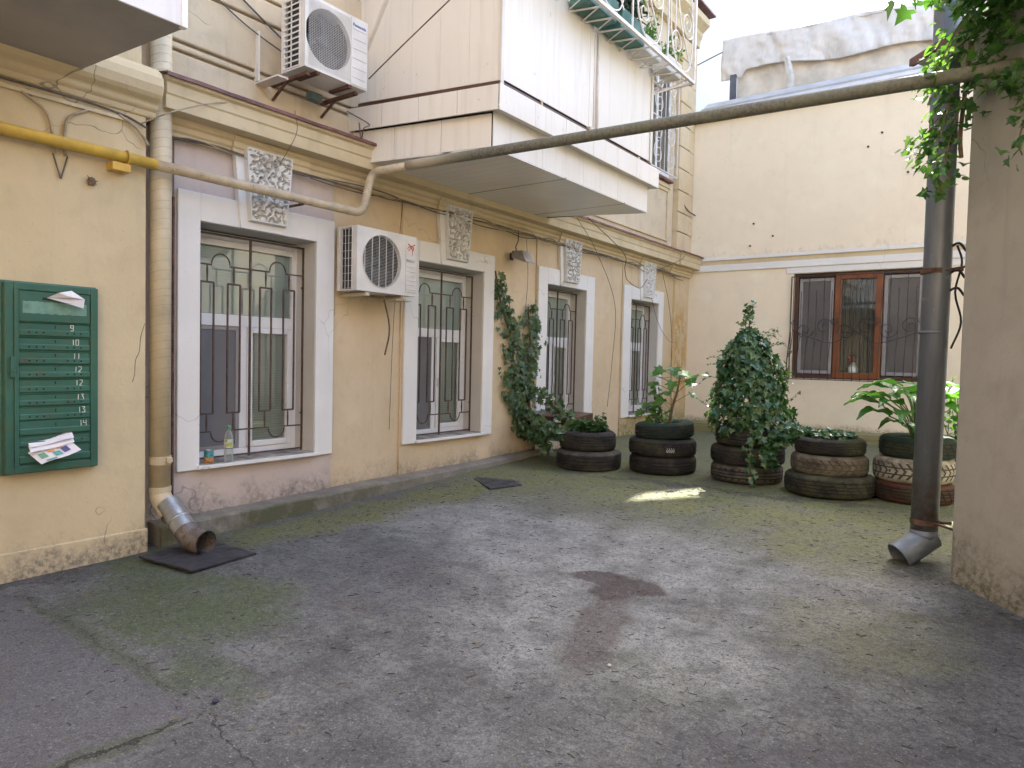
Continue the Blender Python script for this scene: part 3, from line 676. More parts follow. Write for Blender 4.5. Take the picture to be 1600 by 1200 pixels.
# enclosed balcony (bay)
bay = MB(); x1 = 1.5
bay.prism_z([(0.0,4.56),(1.49,4.85),(1.49,7.94),(0.0,7.60)], 3.285, 3.60); bay.prism_z([(0.0,4.66),(1.49,4.95),(1.49,7.93),(0.0,7.60)], 3.601, 5.0)
bo = P(bay.build('enclosed_balcony', M_['dark']))
def bch(mb, name, mat, **k): return mb.build(name, mat, bo, **k)
m = MB(); m.add([(0,4.52,3.27),(1.51,4.835,3.27),(1.51,7.96,3.27),(0,7.42,3.27),(0,4.52,3.284),(1.51,4.835,3.284),(1.51,7.96,3.284),(0,7.42,3.284)],
    [(0,3,2,1),(4,5,6,7),(0,1,5,4),(1,2,6,5),(2,3,7,6),(3,0,4,7)]); bch(m, 'soffit', M_['bay_soffit'])
def clad_run(m, A, B, z0, z1, width, off, th=.012, gap=.004):
    A = Vector((*A,0)); B = Vector((*B,0)); d = B-A; L = d.length; d.normalize(); nrm = Vector((d.y,-d.x,0))
    n = max(1, round(L/width)); wd = L/n
    for k in range(n):
        a = A+d*(k*wd+gap/2)+nrm*off; b = A+d*((k+1)*wd-gap/2)+nrm*off; c = b+nrm*th; e = a+nrm*th
        m.add([(p.x,p.y,z) for z in (z0,z1) for p in (a,b,c,e)], [(0,3,2,1),(4,5,6,7),(0,1,5,4),(1,2,6,5),(2,3,7,6),(3,0,4,7)])
S0, S1, S2, S3 = (0,4.55),(1.49,4.845),(1.49,7.945),(0,7.60)
m = MB(); clad_run(m, S0, S1, 3.286, 3.575, .5, .004); clad_run(m, S1, S2, 3.286, 3.60, .78, .004); clad_run(m, S2, S3, 3.286, 3.60, .5, .004)
bch(m, 'lower_fascia', M_['clad'], bevel=.003)
U0, U1, U2, U3 = (0,4.50),(1.60,4.79),(1.60,8.03),(0,7.66)
m = MB(); m.prism_z([(0,4.505),(1.59,4.80),(1.59,8.02),(0,7.66)], 3.60, 3.63)
clad_run(m, U0, U1, 3.575, 3.79, .42, 0); clad_run(m, U1, U2, 3.575, 3.80, .55, 0); clad_run(m, U2, U3, 3.575, 3.80, .6, 0)
bch(m, 'upper_fascia', M_['clad'], bevel=.003)
m = MB(); m.prism_z([(0,4.53),(1.58,4.82),(1.58,8.0),(0,7.66)], 3.80, 3.815); m.prism_z([(0,4.60),(1.53,4.89),(1.53,7.96),(0,7.62)], 3.84, 3.87); bch(m, 'gap_rails', M_['wood_dark'])
T0, T1, T2, T3 = (0,4.64),(1.50,4.93),(1.50,7.98),(0,7.66)
m = MB(); clad_run(m, T0, T1, 3.885, 5.02, .30, .004, .010, .0016); bch(m, 'side_panels', M_['clad'], bevel=.002)
m = MB(); clad_run(m, T1, T2, 3.90, 5.02, 1.53, .004, .012, .006); clad_run(m, T2, T3, 3.90, 5.02, .5, .004); bch(m, 'front_panels', M_['clad'], bevel=.003)
for q_ in ((1.505,4.90,3.80,1.535,4.945,5.02),(1.52,7.93,3.88,1.535,7.985,5.02)):
    m = MB(); m.box(*q_); bch(m, 'corner_post', M_['pvc'], bevel=.004)
m = MB(); m.tube([(1.535,6.60,3.83),(1.535,6.60,4.92)], .014, 8); m.tube([(1.52,6.545,3.92),(1.52,6.545,4.9)], .005, 6); bch(m, 'front_rail_post', M_['iron_white'], smooth=True)
m = MB(); m.tube([(1.53,5.55,3.835),(1.53,5.55,3.89)], .012,8); m.box(1.5,6.44,3.815,1.545,6.47,3.90); m.box(1.5,7.6,3.815,1.54,7.64,3.87); bch(m, 'gap_blocks', M_['cream_paint'])

# upper balcony lattice shelf and railing
lat = MB(); zs = 4.925; yA, yB = 3.9, 8.42; xI, xO = 1.47, 1.86
lat.bar((xO,yA,zs),(xO,yB,zs),.035); lat.bar((xI,4.6,zs),(xI,yB-.1,zs),.026); lat.bar((0,yA,zs),(xO,yA,zs),.035); lat.bar((0.1,4.5,zs),(xI,4.75,zs),.026); lat.bar((xO,yB,zs),(.1,yB,zs),.03); lat.bar((xI,yB-.1,zs),(.1,yB-.15,zs),.02)
y = 4.4
while y < yB-.2:
    lat.bar((xI,y,zs),(xO,y+.10,zs-.003),.014); lat.bar((xI,y+.27,zs-.008),(xO,y+.05,zs-.006),.010); y += .27
for k in range(5):
    xx = .2+.3*k; lat.bar((xx,yA,zs),(xx+.08,4.55+.05*k,zs),.014); lat.bar((xx+.25,yA,zs),(xx,4.55+.05*k,zs-.01),.010); lat.bar((xx,yB,zs),(xx+.1,yB-.16,zs),.012)
lo = P(lat.build('iron_balcony', M_['iron_white']))
rl = MB(); zt_ = 6.15
F = lambda u, v: (xO, u, v)
rl.bar((xO,yB,zs),(xO,yB,zt_),.032); rl.bar((xO,yA,zt_),(xO,yB,zt_),.03); rl.bar((0.1,yB,zt_),(xO,yB,zt_),.02)
for y in (7.62, 6.72, 5.82, 4.9): rl.bar((xO,y,zs),(xO,y,zt_),.016)
for y0 in (7.62, 6.72, 5.82, 4.92):
    c = y0+.40
    spiral(rl, F, c-.13, zs+.30, .17, .03, -PI*.5, -1.7, .0085); spiral(rl, F, c+.17, zs+.62, .20, .03, PI*.5, -1.9, .0085)
    spiral(rl, F, c-.10, zs+.98, .16, .03, -PI*.5, 1.6, .0085)
    rl.tube(spline([F(c-.34,zs+.75),F(c-.30,zs+.35),F(c-.1,zs+.06),F(c+.22,zs+.10),F(c+.33,zs+.5),F(c+.26,zs+1.1)],6), .0085, 6)
    rl.tube(spline([F(c-.2,zs+1.1),F(c-.05,zs+.6),F(c+.12,zs+.35),F(c+.3,zs+.12)],6), .0085, 6)
for y in (yB-.04,): 
    G = lambda u, v: (u, yB, v)
    for q in (.3,.75,1.2,1.6): rl.bar(G(q,zs),G(q,zt_),.012)
    spiral(rl, G, 1.5, zs+.4, .2, .03, 0, 1.5, .008); spiral(rl, G, 1.0, zs+.6, .2, .03, 0, -1.5, .008)
rl.build('scroll_railing', M_['iron_white'], lo)
for q_ in (((.33,4.42,4.214),(.95,4.32,4.92),.028),((1.48,8.0,4.72),(1.8,8.35,4.92),.016)):
    br = MB(); br.bar(*q_); br.build('brace', M_['iron_white'], lo)
# pots on the balcony
for k, (y, mt, lab) in enumerate(((6.25,'green_box','teal plastic planter box on the iron balcony nearest the yard corner of the bay'),(6.9,'green_box','teal planter box in the middle of the iron balcony shelf'))):
    t = empty('planter_box', (1.665, y, zs+.012), lab, 'planter', 'planters on the iron balcony')
    pm = MB(); pm.prism_y([(-.11,0),(.11,0),(.14,.2),(-.14,.2)], -.28, .28); pm.build('box', M_[mt], t, bevel=.01)
    pm = MB(); pm.box(-.12,-.26,.19,.12,.26,.205); pm.build('soil', M_['soil'], t)
for k, (y, lab) in enumerate(((7.45,'white planter trough beside the scroll railing'),(8.05,'white planter trough at the far end of the iron balcony'))):
    t = empty('planter_box', (1.665, y, zs+.012), lab, 'planter', 'planters on the iron balcony')
    pm = MB(); pm.prism_y([(-.09,0),(.09,0),(.11,.17),(-.11,.17)], -.22, .22); pm.build('box', M_['white_box'], t, bevel=.01)
    pm = MB(); pm.box(-.10,-.2,.16,.10,.2,.175); pm.build('soil', M_['soil'], t)

# ---------------- left building
left = empty('side_building', (0, -1, 0), 'ochre yellow plastered building wing carrying the green letter boxes', 'building')
def PL(o): o.parent = left; o.location = (0, 1, 0); return o
m = MB(); m.box(-8,-6,-.4,.21,2.50,3.12); m.box(-8,-6,3.12,.205,2.47,11); PL(m.build('wall', M_['left_wall'], bevel=.012))
m = MB(); m.box(-.05,-6,-.39,.224,2.512,.155); PL(m.build('plinth', M_['left_wall'], bevel=.008))
m = MB(); LC = [(.0,3.10),(.225,3.10),(.235,3.14),(.26,3.16),(.265,3.19),(.31,3.22),(.33,3.245),(.345,3.30),(.335,3.36),(.30,3.41),(.26,3.44),(.0,3.47)]
m.prism_y(LC, -6, 2.56); m.box(0,2.47,3.10,.23,2.56,3.47) if False else None; PL(m.build('rounded_cornice', M_['left_wall'], bevel=.012))
m = MB(); m.prism_z([(.2,-6),(1.45,-6),(1.45,2.10),(.2,2.02)], 3.252, 3.262); lb = PL(m.build('balcony_soffit', M_['soffit']))
m = MB(); m.prism_z([(.2,-6),(1.44,-6),(1.44,2.09),(.2,2.01)], 3.262, 4.6)
clad_run(m, (1.44,-6), (1.44,2.09), 3.256, 4.6, .5, .0, .014, .004); clad_run(m, (1.44,2.09),(.2,2.01), 3.256, 4.6, .42, 0, .014, .004)
PL(m.build('enclosed_balcony', M_['clad_w']))
m = MB(); m.box(1.42,2.075,3.25,1.462,2.112,4.6); PL(m.build('corner_trim', M_['pvc_frame'], bevel=.004))
m = MB(); m.box(-8,-6,11,.6,2.6,11.3); PL(m.build('roof', M_['flash_grey']))

for pts in ([(2.49,1.64),(2.462,1.54),(2.452,1.44),(2.425,1.37),(2.42,1.28),(2.405,1.22)],):
    m = MB(); m.tube([(.2105,y,z) for y, z in spline([(0,)+p for p in pts],5) for _ in [0]] if False else [(.2105+.0,p.y,p.z) for p in spline([(0,a,b) for a,b in pts],5)], [.0016+.0014*abs(noise.noise(Vector((k*.9,0,0)))) for k in range(26)], 5); PL(m.build('wall_crack', M_['dark']))
# ---------------- back building
back = empty('rear_building', (4, 13, 0), 'cream rendered building across the end of the yard with a brown barred window', 'building')
def PB(o): o.parent = back; o.location = (-4, -13, 0); return o
BW = (1.99, 4.05, 1.205, 3.05)
m = MB(); wall_grid(m, 12.95, [0,1,2,3], [0,1], [])
m = MB()
xs_ = [-.0, BW[0], BW[1], 9.5]; zs_ = [-.2, BW[2], BW[3], 6.02]
for a, b in zip(xs_, xs_[1:]):
    for c, d in zip(zs_, zs_[1:]):
        if a == BW[0] and c == BW[2]: continue
        m.quad((a,12.95,c),(b,12.95,c),(b,12.95,d),(a,12.95,d))
X = 13.12
m.quad((BW[0],12.95,BW[2]),(BW[0],X,BW[2]),(BW[0],X,BW[3]),(BW[0],12.95,BW[3])); m.quad((BW[1],X,BW[2]),(BW[1],12.95,BW[2]),(BW[1],12.95,BW[3]),(BW[1],X,BW[3]))
m.quad((BW[0],12.95,BW[2]),(BW[1],12.95,BW[2]),(BW[1],X,BW[2]),(BW[0],X,BW[2])); m.quad((BW[0],X,BW[3]),(BW[1],X,BW[3]),(BW[1],12.95,BW[3]),(BW[0],12.95,BW[3]))
m.quad((0,20,-.2),(0,12.95,-.2),(0,12.95,6.02),(0,20,6.02)); m.quad((9.5,12.95,-.2),(9.5,20,-.2),(9.5,20,6.02),(9.5,12.95,6.02)); m.quad((0,20,-.2),(0,20,6.02),(9.5,20,6.02),(9.5,20,-.2)); m.quad((0,13.6,5.85),(9.5,13.6,5.85),(9.5,20,5.85),(0,20,5.85))
m.box(.3, 14.0, -.2, 9, 14.1, 5.8)
PB(m.build('wall', M_['back_wall']))
m = MB()
for z0, z1, d in ((3.365,3.425,.05),(3.165,3.285,.035)): m.box(.05,12.95-d,z0,9.5,12.9505,z1)
m.box(1.86,12.934,3.055,9.5,12.9505,3.164)
PB(m.build('string_course', M_['white_trim'], bevel=.006))
m = MB(); m.box(.05,12.93,3.2851,9.5,12.9505,3.3649); PB(m.build('ochre_band', M_['cornice']))
m = MB(); m.box(.045,12.42,-.1,9.5,12.9495,.335); m.box(.045,12.41,.25,9.5,12.42,.30); PB(m.build('plinth', M_['plinth'], bevel=.01))
m = MB(); m.add([(-.0,12.86,5.98),(9.6,12.86,5.98),(9.6,13.75,6.60),(0,13.75,6.60),(0,12.86,6.02),(9.6,12.86,6.02),(9.6,13.75,6.64),(0,13.75,6.64)], [(0,3,2,1),(4,5,6,7),(0,1,5,4),(1,2,6,5),(2,3,7,6),(3,0,4,7)])
for t in (.28, .62):
    y = 12.86+.89*t; z = 6.02+.62*t; m.box(0,y-.012,z-.02,9.6,y+.012,z+.03)
m.box(0,13.751,5.8,9.6,13.78,6.63)
PB(m.build('metal_roof_edge', M_['flash_grey'], bevel=.003))
# window of the back building
fx = 13.03; m = MB(); a, b, c, d = BW
def frx(m, a, b, c, d, wd, y0, y1):
    m.box(a,y0,c,a+wd,y1,d); m.box(b-wd,y0,c,b,y1,d); m.box(a+wd,y0,c,b-wd,y1,c+wd); m.box(a+wd,y0,d-wd,b-wd,y1,d)
frx(m, a, b, c, d, .07, fx, fx+.08); bwo = PB(m.build('barred_window', M_['wood_dark'], bevel=.006))
m = MB(); frx(m, 2.66, 3.40, c+.02, d-.02, .105, fx-.02, fx+.06); m.build('centre_casement', M_['wood'], bwo, bevel=.008)
for (p, q) in ((2.08,2.64),(3.42,3.98)):
    m = MB(); frx(m, p, q, c+.09, d-.09, .055, fx-.012, fx+.02); m.build('screen_frame', M_['grey_frame'], bwo, bevel=.006)
    m = MB(); m.quad((p+.05,fx,c+.14),(q-.05,fx,c+.14),(q-.05,fx,d-.14),(p+.05,fx,d-.14)); m.build('gauze', M_['gauze'], bwo)
m = MB(); m.quad((a,fx+.05,c),(b,fx+.05,c),(b,fx+.05,d),(a,fx+.05,d)); m.build('pane', M_['glass'], bwo)
m = MB(); m.quad((a,fx+.5,c),(b,fx+.5,c),(b,fx+.5,d),(a,fx+.5,d)); m.quad((a-.3,fx+.12,c-.002),(b+.3,fx+.12,c-.002),(b+.3,fx+.5,c-.002),(a-.3,fx+.5,c-.002)); m.build('dark_room', M_['room'], bwo)
m = MB(); N = 90
vs = []
for k in range(N+1):
    x = 2.72+.66*k/N; yy = fx+.16+.03*math.sin(k*.75)+.012*math.sin(k*2.1); vs += [(x,yy,c+.05),(x,yy,d-.1)]
m.add(vs, [(2*k,2*k+2,2*k+3,2*k+1) for k in range(N)]); m.build('net_curtain', M_['curtain'], bwo, smooth=True)
# bellied wrought iron grille
gr = MB(); gy = 12.90
def belly(z):
    t = (1.95-z)/.75
    return gy if t <= 0 else gy - .16*math.sin(min(1, t)*PI*.62)**1.0 * (1 if t < .8 else (1-(t-.8)*.5))
F = lambda u, v: (u, belly(v), v)
xs_ = np.linspace(a+.02, b-.02, 17)
for k, x in enumerate(xs_):
    top = d-.06 if k % 2 == 0 else d-.32
    gr.tube([F(x, c-.02+(top-c+.02)*j/16) for j in range(17)], .0065, 5)
for z in (c-.01, d-.06): gr.tube([F(a-.02,z),F(b+.02,z)], .009, 6)
for x in (a-.02, b+.02): gr.tube([F(x, c-.01+(d-c-.05)*j/16) for j in range(17)], .010, 6)
for k, xc in enumerate(np.linspace(a+.22, b-.22, 6)):
    s = 1 if k % 2 else -1
    spiral(gr, F, xc, 2.08 + .03*s, .15, .025, 0, 1.5*s, .0075); spiral(gr, F, xc+.17*s, 2.2, .06, .015, PI, -1.2*s, .006)
gr.tube(spline([F(a+.02,2.05),F(a+.3,1.93),F(a+.7,1.83),F(a+1.02,2.02),F(a+1.35,1.83),F(a+1.75,1.93),F(b-.02,2.05)],6), .0075, 6)
G = lambda u, v: (a-.02, u, v)
for x in (a-.02, b+.02):
    gr.tube([(x,12.945,2.0),(x,12.90,2.0)], .01, 6); gr.tube([(x,12.945,1.2),(x,12.78,1.2)], .01, 6); gr.tube([(x,12.93,2.0),(x,12.93,1.2)], .008, 6)
    for z in (1.33, 1.62): spiral(gr, lambda u, v: (x, u, v), 12.85, z, .065, .015, 0, 1.4, .006)
gr.build('wrought_iron_grille', M_['iron_dark'], bwo, smooth=True)
# things on the inner window sill
t = empty('vase', (2.97, 13.14, 1.275), 'small pale vase with red flowers behind the middle pane', 'vase')
m = MB(); m.lathe([(0,0),(.07,0),(.085,.06),(.08,.13),(.05,.18),(.03,.21),(.034,.23)], n=20); m.build('vessel', M_['ceramic'], t, smooth=True)
m = MB()
for k in range(9):
    p = Vector((R.uniform(-.08,.08), R.uniform(-.04,.04), R.uniform(.25,.36))); m.lathe([(0,-.02),(.022,-.01),(.026,.008),(0,.02)], p, 7)
m.build('flowers', M_['flower'], t)

# small cable lugs of the back wall : dots
m = MB()
# tarpaulins and shed on the roof
shed = empty('rooftop_shed', (4, 15, 5.85), 'low roof shed wrapped in worn grey tarpaulin above the cream wall', 'shed')
m = MB(); m.box(-3.7,-.42,0,5.4,3,1.55); m.build('shed_body', M_['upper_wall'], shed)
def cloth(x0, x1, z0f, z1f, y, amp, seed, nx=150, nz=26, bulge=.12):
    m = MB(); vs = []
    for j in range(nz+1):
        v = j/nz
        for i in range(nx+1):
            u = i/nx; x = x0+(x1-x0)*u; za, zb = z0f(x), z1f(x); z = za+(zb-za)*v
            n = noise.noise(Vector((x*1.6, v*1.2, seed))) + .6*abs(noise.noise(Vector((x*3.0+v*1.5, v*.8, seed+3)))) + .55*noise.noise(Vector((x*8+v*2, v*1.2, seed+5))) + .5*max(0, math.sin(x*7+4*noise.noise(Vector((x,v,3)))+v*1.3))**6 + .25*noise.noise(Vector((x*15+v*5, v*6, seed+8)))
            vs.append((x, y - bulge*math.sin(PI*(1-v)*.8) + amp*n*(1.1-v*.6), z + .03*n))
    m.add(vs, [(j*(nx+1)+i, j*(nx+1)+i+1, (j+1)*(nx+1)+i+1, (j+1)*(nx+1)+i) for j in range(nz) for i in range(nx)])
    return m
def lz(x): return 7.42 - .07*x + .10*math.sin(x*1.4)**2 - (.12 if x < .5 else 0)
o = cloth(.02, 9.2, lambda x: lz(x), lambda x: 8.14-.055*x+.02*math.sin(x*3), 14.42, .09, 2.0, bulge=.04).build('tarpaulin', M_['tarp'], smooth=True)
tag(o, 'long grey weathered tarpaulin draped along the top of the roof shed', 'tarpaulin')
sdf = o.modifiers.new('thick', 'SOLIDIFY'); sdf.thickness = .006
m = MB(); m.add([(.02,14.42,8.10),(9.2,14.42,7.6),(9.2,15.6,7.7),(.02,15.6,8.15)], [(0,1,2,3)]); o2 = m.build('top_sheet', M_['tarp'], o)
o = cloth(.32, 9.2, lambda x: 6.2, lambda x: 7.85-.05*x, 14.55, .05, 9.0, bulge=.03).build('canvas_sheet', simple('pale canvas', (.66,.60,.52), .8, var=.2, scale=2), smooth=True)
tag(o, 'pale beige canvas sheet hanging below the grey tarpaulin', 'canvas sheet')
m = MB(); m.tube(spline([(.02,14.4,7.9),(-.3,14.45,7.84),(-.55,14.5,7.80)],5), .012, 6); m.tube([(-.55,14.5,7.80),(-1.0,14.6,7.78)], .006, 5)
tag(m.build('rope', M_['cable']), 'dark rope tying the corner of the tarpaulin', 'rope')
m = MB(); m.box(.24,14.30,6.45,.36,14.36,7.35); tag(m.build('timber_post', simple('blue grey timber', (.10,.11,.14), .8)), 'dark timber post under the left end of the tarpaulin', 'post')
m = MB(); vs = []
for j in range(9):
    v = j/8
    for i in range(5): vs.append((1.36+.10*math.sin(v*3)+(i/4-.5)*(.10+.12*v), 14.26-.05*v+.02*math.sin(i*1.9+v*3), 7.45-1.15*v))
m.add(vs, [(j*5+i, j*5+i+1, (j+1)*5+i+1, (j+1)*5+i) for j in range(8) for i in range(4)]); tag(m.build('cloth_rag', simple('white rag', (.62,.60,.56), .8), smooth=True), 'white strip of rag hanging from the tarpaulin edge', 'rag')

# ---------------- far white building
far = empty('white_building', (-4, 22, 0), 'tall white rendered building far behind with a sloping gable edge', 'building')
m = MB(); m.prism([(-14,0),(-.40,0),(-.40,11.16),(-1.6,13.4),(-14,13.4)], lambda a,b:(a+4,0,b), lambda a,b:(a+4,6,b)); m.build('lower_wall', M_['far_white'], far)
# added thin sun blocker, unseen above the gable; slanting hole shapes the sun patch
hole = [(-2.18,18.50),(-2.05,18.0),(-1.36,17.2),(-1.37,17.70)]
xl, xr, z0, z1 = -14, .60, 13.4, 22.2
m = MB(); O = [(xl,z0),(xr,z0),(xr,z1),(xl,z1)]; H = [hole[1], hole[2], hole[3], hole[0]]
for k in range(4):
    a, b = O[k], O[(k+1)%4]; c, d = H[(k+1)%4], H[k]
    m.prism([a,b,c,d], lambda u,v:(u+4,.0,v), lambda u,v:(u+4,.04,v))
m.box(-10,0,22.2,3.88,.04,42); m.build('upper_wall', M_['far_white'], far)  # narrower top of the added blocker, edge set so sun reaches the climber
m = MB(); m.tube([(-.40+4-.02,-.03,11.25),(-.25+4,-.03,11.0)], .03, 6); m.build('gutter_end', M_['flash_grey'], far)
# marks on the far wall
m = MB()
for (p, q) in (((-2.75,21.97,9.6),(-2.72,21.97,8.4)),((-2.66,21.97,9.2),(-2.75,21.97,8.5)),((-2.8,21.97,8.3),(-1.9,21.97,8.35))): m.tube(spline([p,((p[0]+q[0])/2+.08,21.97,(p[2]+q[2])/2),q],4), .03, 5)
tag(m.build('hanging_wire', M_['cable']), 'tangled dark wire on the far white wall beside the tarpaulin', 'wire')

# ---------------- right wall building with eave
right = empty('outbuilding', (6.5, 4.5, 0), 'low grey beige plastered outbuilding on the right under climbing leaves', 'outbuilding')
def PR(o): o.parent = right; o.location = (-6.5, -4.5, 0); return o
D = Vector((.666,-.746,0)); Nn = Vector((.746,.666,0)); P0 = Vector((4.985,5.255,0))
m = MB(); Q0 = P0+D*4.5
m.prism_z([(P0.x,P0.y),(5.55,7.2),(9,7.2),(9,Q0.y),(Q0.x,Q0.y)], -.4, 3.56); PR(m.build('wall', M_['grey_wall'], bevel=.02))
A = P0 - D*.52 - Nn*.0; B = P0 + D*4.5; 
m = MB(); pl = [(A.x,A.y),(5.35,7.3),(9.2,7.3),(9.2,B.y),(B.x,B.y)]
m.prism_z(pl, 3.562, 3.60); PR(m.build('eave_slab', M_['grey_wall']))
m = MB(); m.bar((A.x-.05,A.y+.05,3.60),(B.x,B.y,3.60),.035,.05); PR(m.build('eave_edge', M_['flash_red']))
# ---------------- buildings outside the picture that close the yard
o_b = empty('yard_building', (9, 10, 0), 'taller building closing the right side of the yard', 'building')
m = MB(); m.box(.0,-20,-.3,4,10,6.0); m.build('wall', M_['back_wall'], o_b)
o_b = empty('entrance_building', (4, -5.5, 0), 'building closing the yard behind the camera', 'building')
m = MB(); m.box(-8,-3,-.5,9,0,11); m.build('wall', M_['main_wall'], o_b)

# ================================================================== OBJECTS
# ---- letter boxes
mb = empty('letter_boxes', (.21, 1.88, .66), 'green painted metal letter box cabinet numbered in white on the ochre wall', 'letter boxes')
Y0, Y1, Z0, Z1 = -.265, .265, 0, 1.19; XF = .075
m = MB(); m.box(.003,Y0,Z0,XF-.014,Y1,Z1); m.box(.003,Y0-.012,Z0-.012,.02,Y1+.012,Z1+.012); m.build('cabinet', M_['green'], mb, bevel=.006)
m = MB()
def fryz(m, a, b, c, d, wd, x0, x1):
    m.box(x0,a,c,x1,a+wd,d); m.box(x0,b-wd,c,x1,b,d); m.box(x0,a+wd,c,x1,b-wd,c+wd); m.box(x0,a+wd,d-wd,x1,b-wd,d)
fryz(m, Y0, Y1, Z0, Z1, .045, XF-.013, XF); m.box(XF-.013,Y0+.045,Z0+.045,XF+.008,Y0+.07,Z1-.045)
m.build('door_frame', M_['green'], mb, bevel=.004)
m = MB(); m.box(XF,Y0+.022,.60,XF+.018,Y0+.05,.73); m.tube([(XF+.018,Y0+.036,.64),(XF+.026,Y0+.036,.64)], .008, 8); m.build('latch', M_['green'], mb, bevel=.004)
zz = [1.175,.95,.858,.768,.681,.594,.500,.416,.327,.235,.162,.055]
zz[0] = 1.143
NUM = ['', '9','10','11','12','12','13','13','14','','']
a, b = Y0+.073, Y1-.05
STR = {'0':[[(0,0),(0,2),(1,2),(1,0),(0,0)]],'1':[[(.5,0),(.5,2)]],'2':[[(0,2),(1,2),(1,1.2),(0,0),(1,0)]],'3':[[(0,2),(1,2),(.4,1.2),(1,1),(1,0),(0,0)]],'4':[[(0,2),(0,1),(1,1)],[(1,2),(1,0)]],'9':[[(1,1),(0,1),(0,2),(1,2),(1,0),(.1,0)]]}
for k in range(11):
    zt, zb = zz[k]-.003, zz[k+1]+.003; m = MB(); h = zt-zb; tl = R.uniform(-.003,.003) + (.008 if k in (8,) else 0)
    m.prism_y([(XF-.03,zb),(XF-.006+tl,zb),(XF-.002+tl,zb+.006),(XF-.002+tl,zb+h*.42),(XF-.010+tl,zb+h*.46),(XF-.010+tl,zt-.008),(XF-.004,zt),(XF-.03,zt)], a, b)
    if k == 0:
        m = MB(); m.box(XF-.03,a,zb,XF-.004,b,zt)
    bx = m.build('letter_box', M_['green'], mb, bevel=.002)
    d_ = MB()
    if 0 < k < 8:
        for s in (0,1):
            for q in range(3): d_.tube([(XF-.004+tl,(a+.055 if s == 0 else b-.135)+q*.040,zb+h*.26),(XF-.0012+tl,(a+.055 if s == 0 else b-.135)+q*.040,zb+h*.26)], .0058, 8)
    if k > 0: d_.box(XF-.012+tl,(a+b)/2-.003,zb+h*.58,XF-.0085+tl,(a+b)/2+.003,zb+h*.80)
    if k == 0: d_.box(XF-.006,a+.13,zt-.05,XF-.0025,a+.30,zt-.033)
    if k == 9:
        for q in range(1): d_.tube([(XF-.004+tl,b-.05,zb+h*.4),(XF-.0012+tl,b-.05,zb+h*.4)], .0058, 8)
    if d_.v: d_.build('holes', M_['dark'], bx)
    if NUM[k]:
        t_ = MB(); u = a+.285+.004*k*1.8; 
        for chn in NUM[k]:
            for st in STR[chn]:
                pts = [(XF-.0065+tl, u+p*.017+R.uniform(-.0015,.0015), zt-.045+q*.0175) for p, q in st]
                for p, q in zip(pts, pts[1:]): t_.bar(p, q, .0035, .0035)
            u += .030 if chn != '1' else .024
        t_.build('number', M_['chalk'], bx)
    if k == 0:
        t_ = MB(); n_ = 40; vs = []
        for i_ in range(n_+1):
            yy = a+.02+(b-a-.04)*i_/n_; vs += [(XF-.0028,yy,zb+.05+.006*noise.noise(Vector((yy*40,0,0)))),(XF-.0028,yy,zb+.125+.008*noise.noise(Vector((yy*50,4,0))))]
        t_.add(vs, [(2*i_,2*i_+2,2*i_+3,2*i_+1) for i_ in range(n_)]); t_.build('faded_label', M_['green_pale'], bx)
# papers in the boxes
m = MB(); B0 = Vector((.285, 1.84, 1.765))
m.add([B0, B0+Vector((.05,.05,.035)), B0+Vector((.045,.125,.055)), B0+Vector((.055,.20,.005)), B0+Vector((.05,.195,-.055)), B0+Vector((.045,.09,-.025)), B0+Vector((.07,.12,.01)), B0+Vector((-.01,.04,-.01))], [(0,1,2,6),(0,6,3),(0,3,4,5),(6,2,3),(7,5,4),(0,5,7)])
tag(m.build('folded_paper', M_['paper']), 'crumpled white paper stuck in the top slot of the green letter boxes', 'paper')
fl = empty('leaflets', (.285, 1.73, .80), 'printed white leaflet with coloured squares stuck out of the lowest letter box', 'leaflet')
m = MB()
def sheet(m, o, u, v, nz_=6, seed=0, dz=0):
    vs = []
    for j in range(nz_+1):
        for i in range(nz_+1):
            s_, t_ = i/nz_, j/nz_; p = Vector(o)+Vector(u)*s_+Vector(v)*t_; p.x += .006*math.sin(s_*5+seed); p.z += .004*math.sin(s_*7+seed); vs.append(p)
    m.add(vs, [(j*(nz_+1)+i, j*(nz_+1)+i+1, (j+1)*(nz_+1)+i+1, (j+1)*(nz_+1)+i) for j in range(nz_) for i in range(nz_)])
sheet(m, (.062,.055,-.085), (.02,.225,.07), (-.075,-.055,.075)); m.build('front_leaflet', M_['paper'], fl, smooth=True)
for q, (s_, t_, du, dv, mt) in enumerate(((.10,.25,.16,.35,'ink_green'),(.34,.52,.18,.3,'ink_orange'),(.42,.18,.18,.3,'ink_teal'),(.58,.6,.14,.25,'ink_orange'),(.66,.25,.16,.35,'ink_blue'),(.14,.02,.25,.1,'ink_teal'))):
    m = MB(); u = Vector((.02,.225,.07)); v = Vector((-.075,-.055,.075)); o_ = Vector((.062,.055,-.085))+Vector((.004,0,.004)); pr = []
    for e, f in ((s_,t_),(s_+du,t_),(s_+du,t_+dv),(s_,t_+dv)):
        p = o_+u*e+v*f; p.x += .006*math.sin(e*5); p.z += .004*math.sin(e*7); pr.append(p)
    m.add(pr, [(0,1,2,3)]); m.build('printed_square', M_[mt], fl)
for k in range(2):
    f2 = MB(); sheet(f2, (.03-.012*k,.005,-.012+.03*k), (.01,.25,.045), (-.05,0,.05), seed=k+1)
    tag(f2.build('letter', M_['paper'], smooth=True), ('plain white letter lying behind the coloured leaflet' if k == 0 else 'rear folded white letter in the lowest letter box'), 'letter').location = (.285, 1.73, .80)

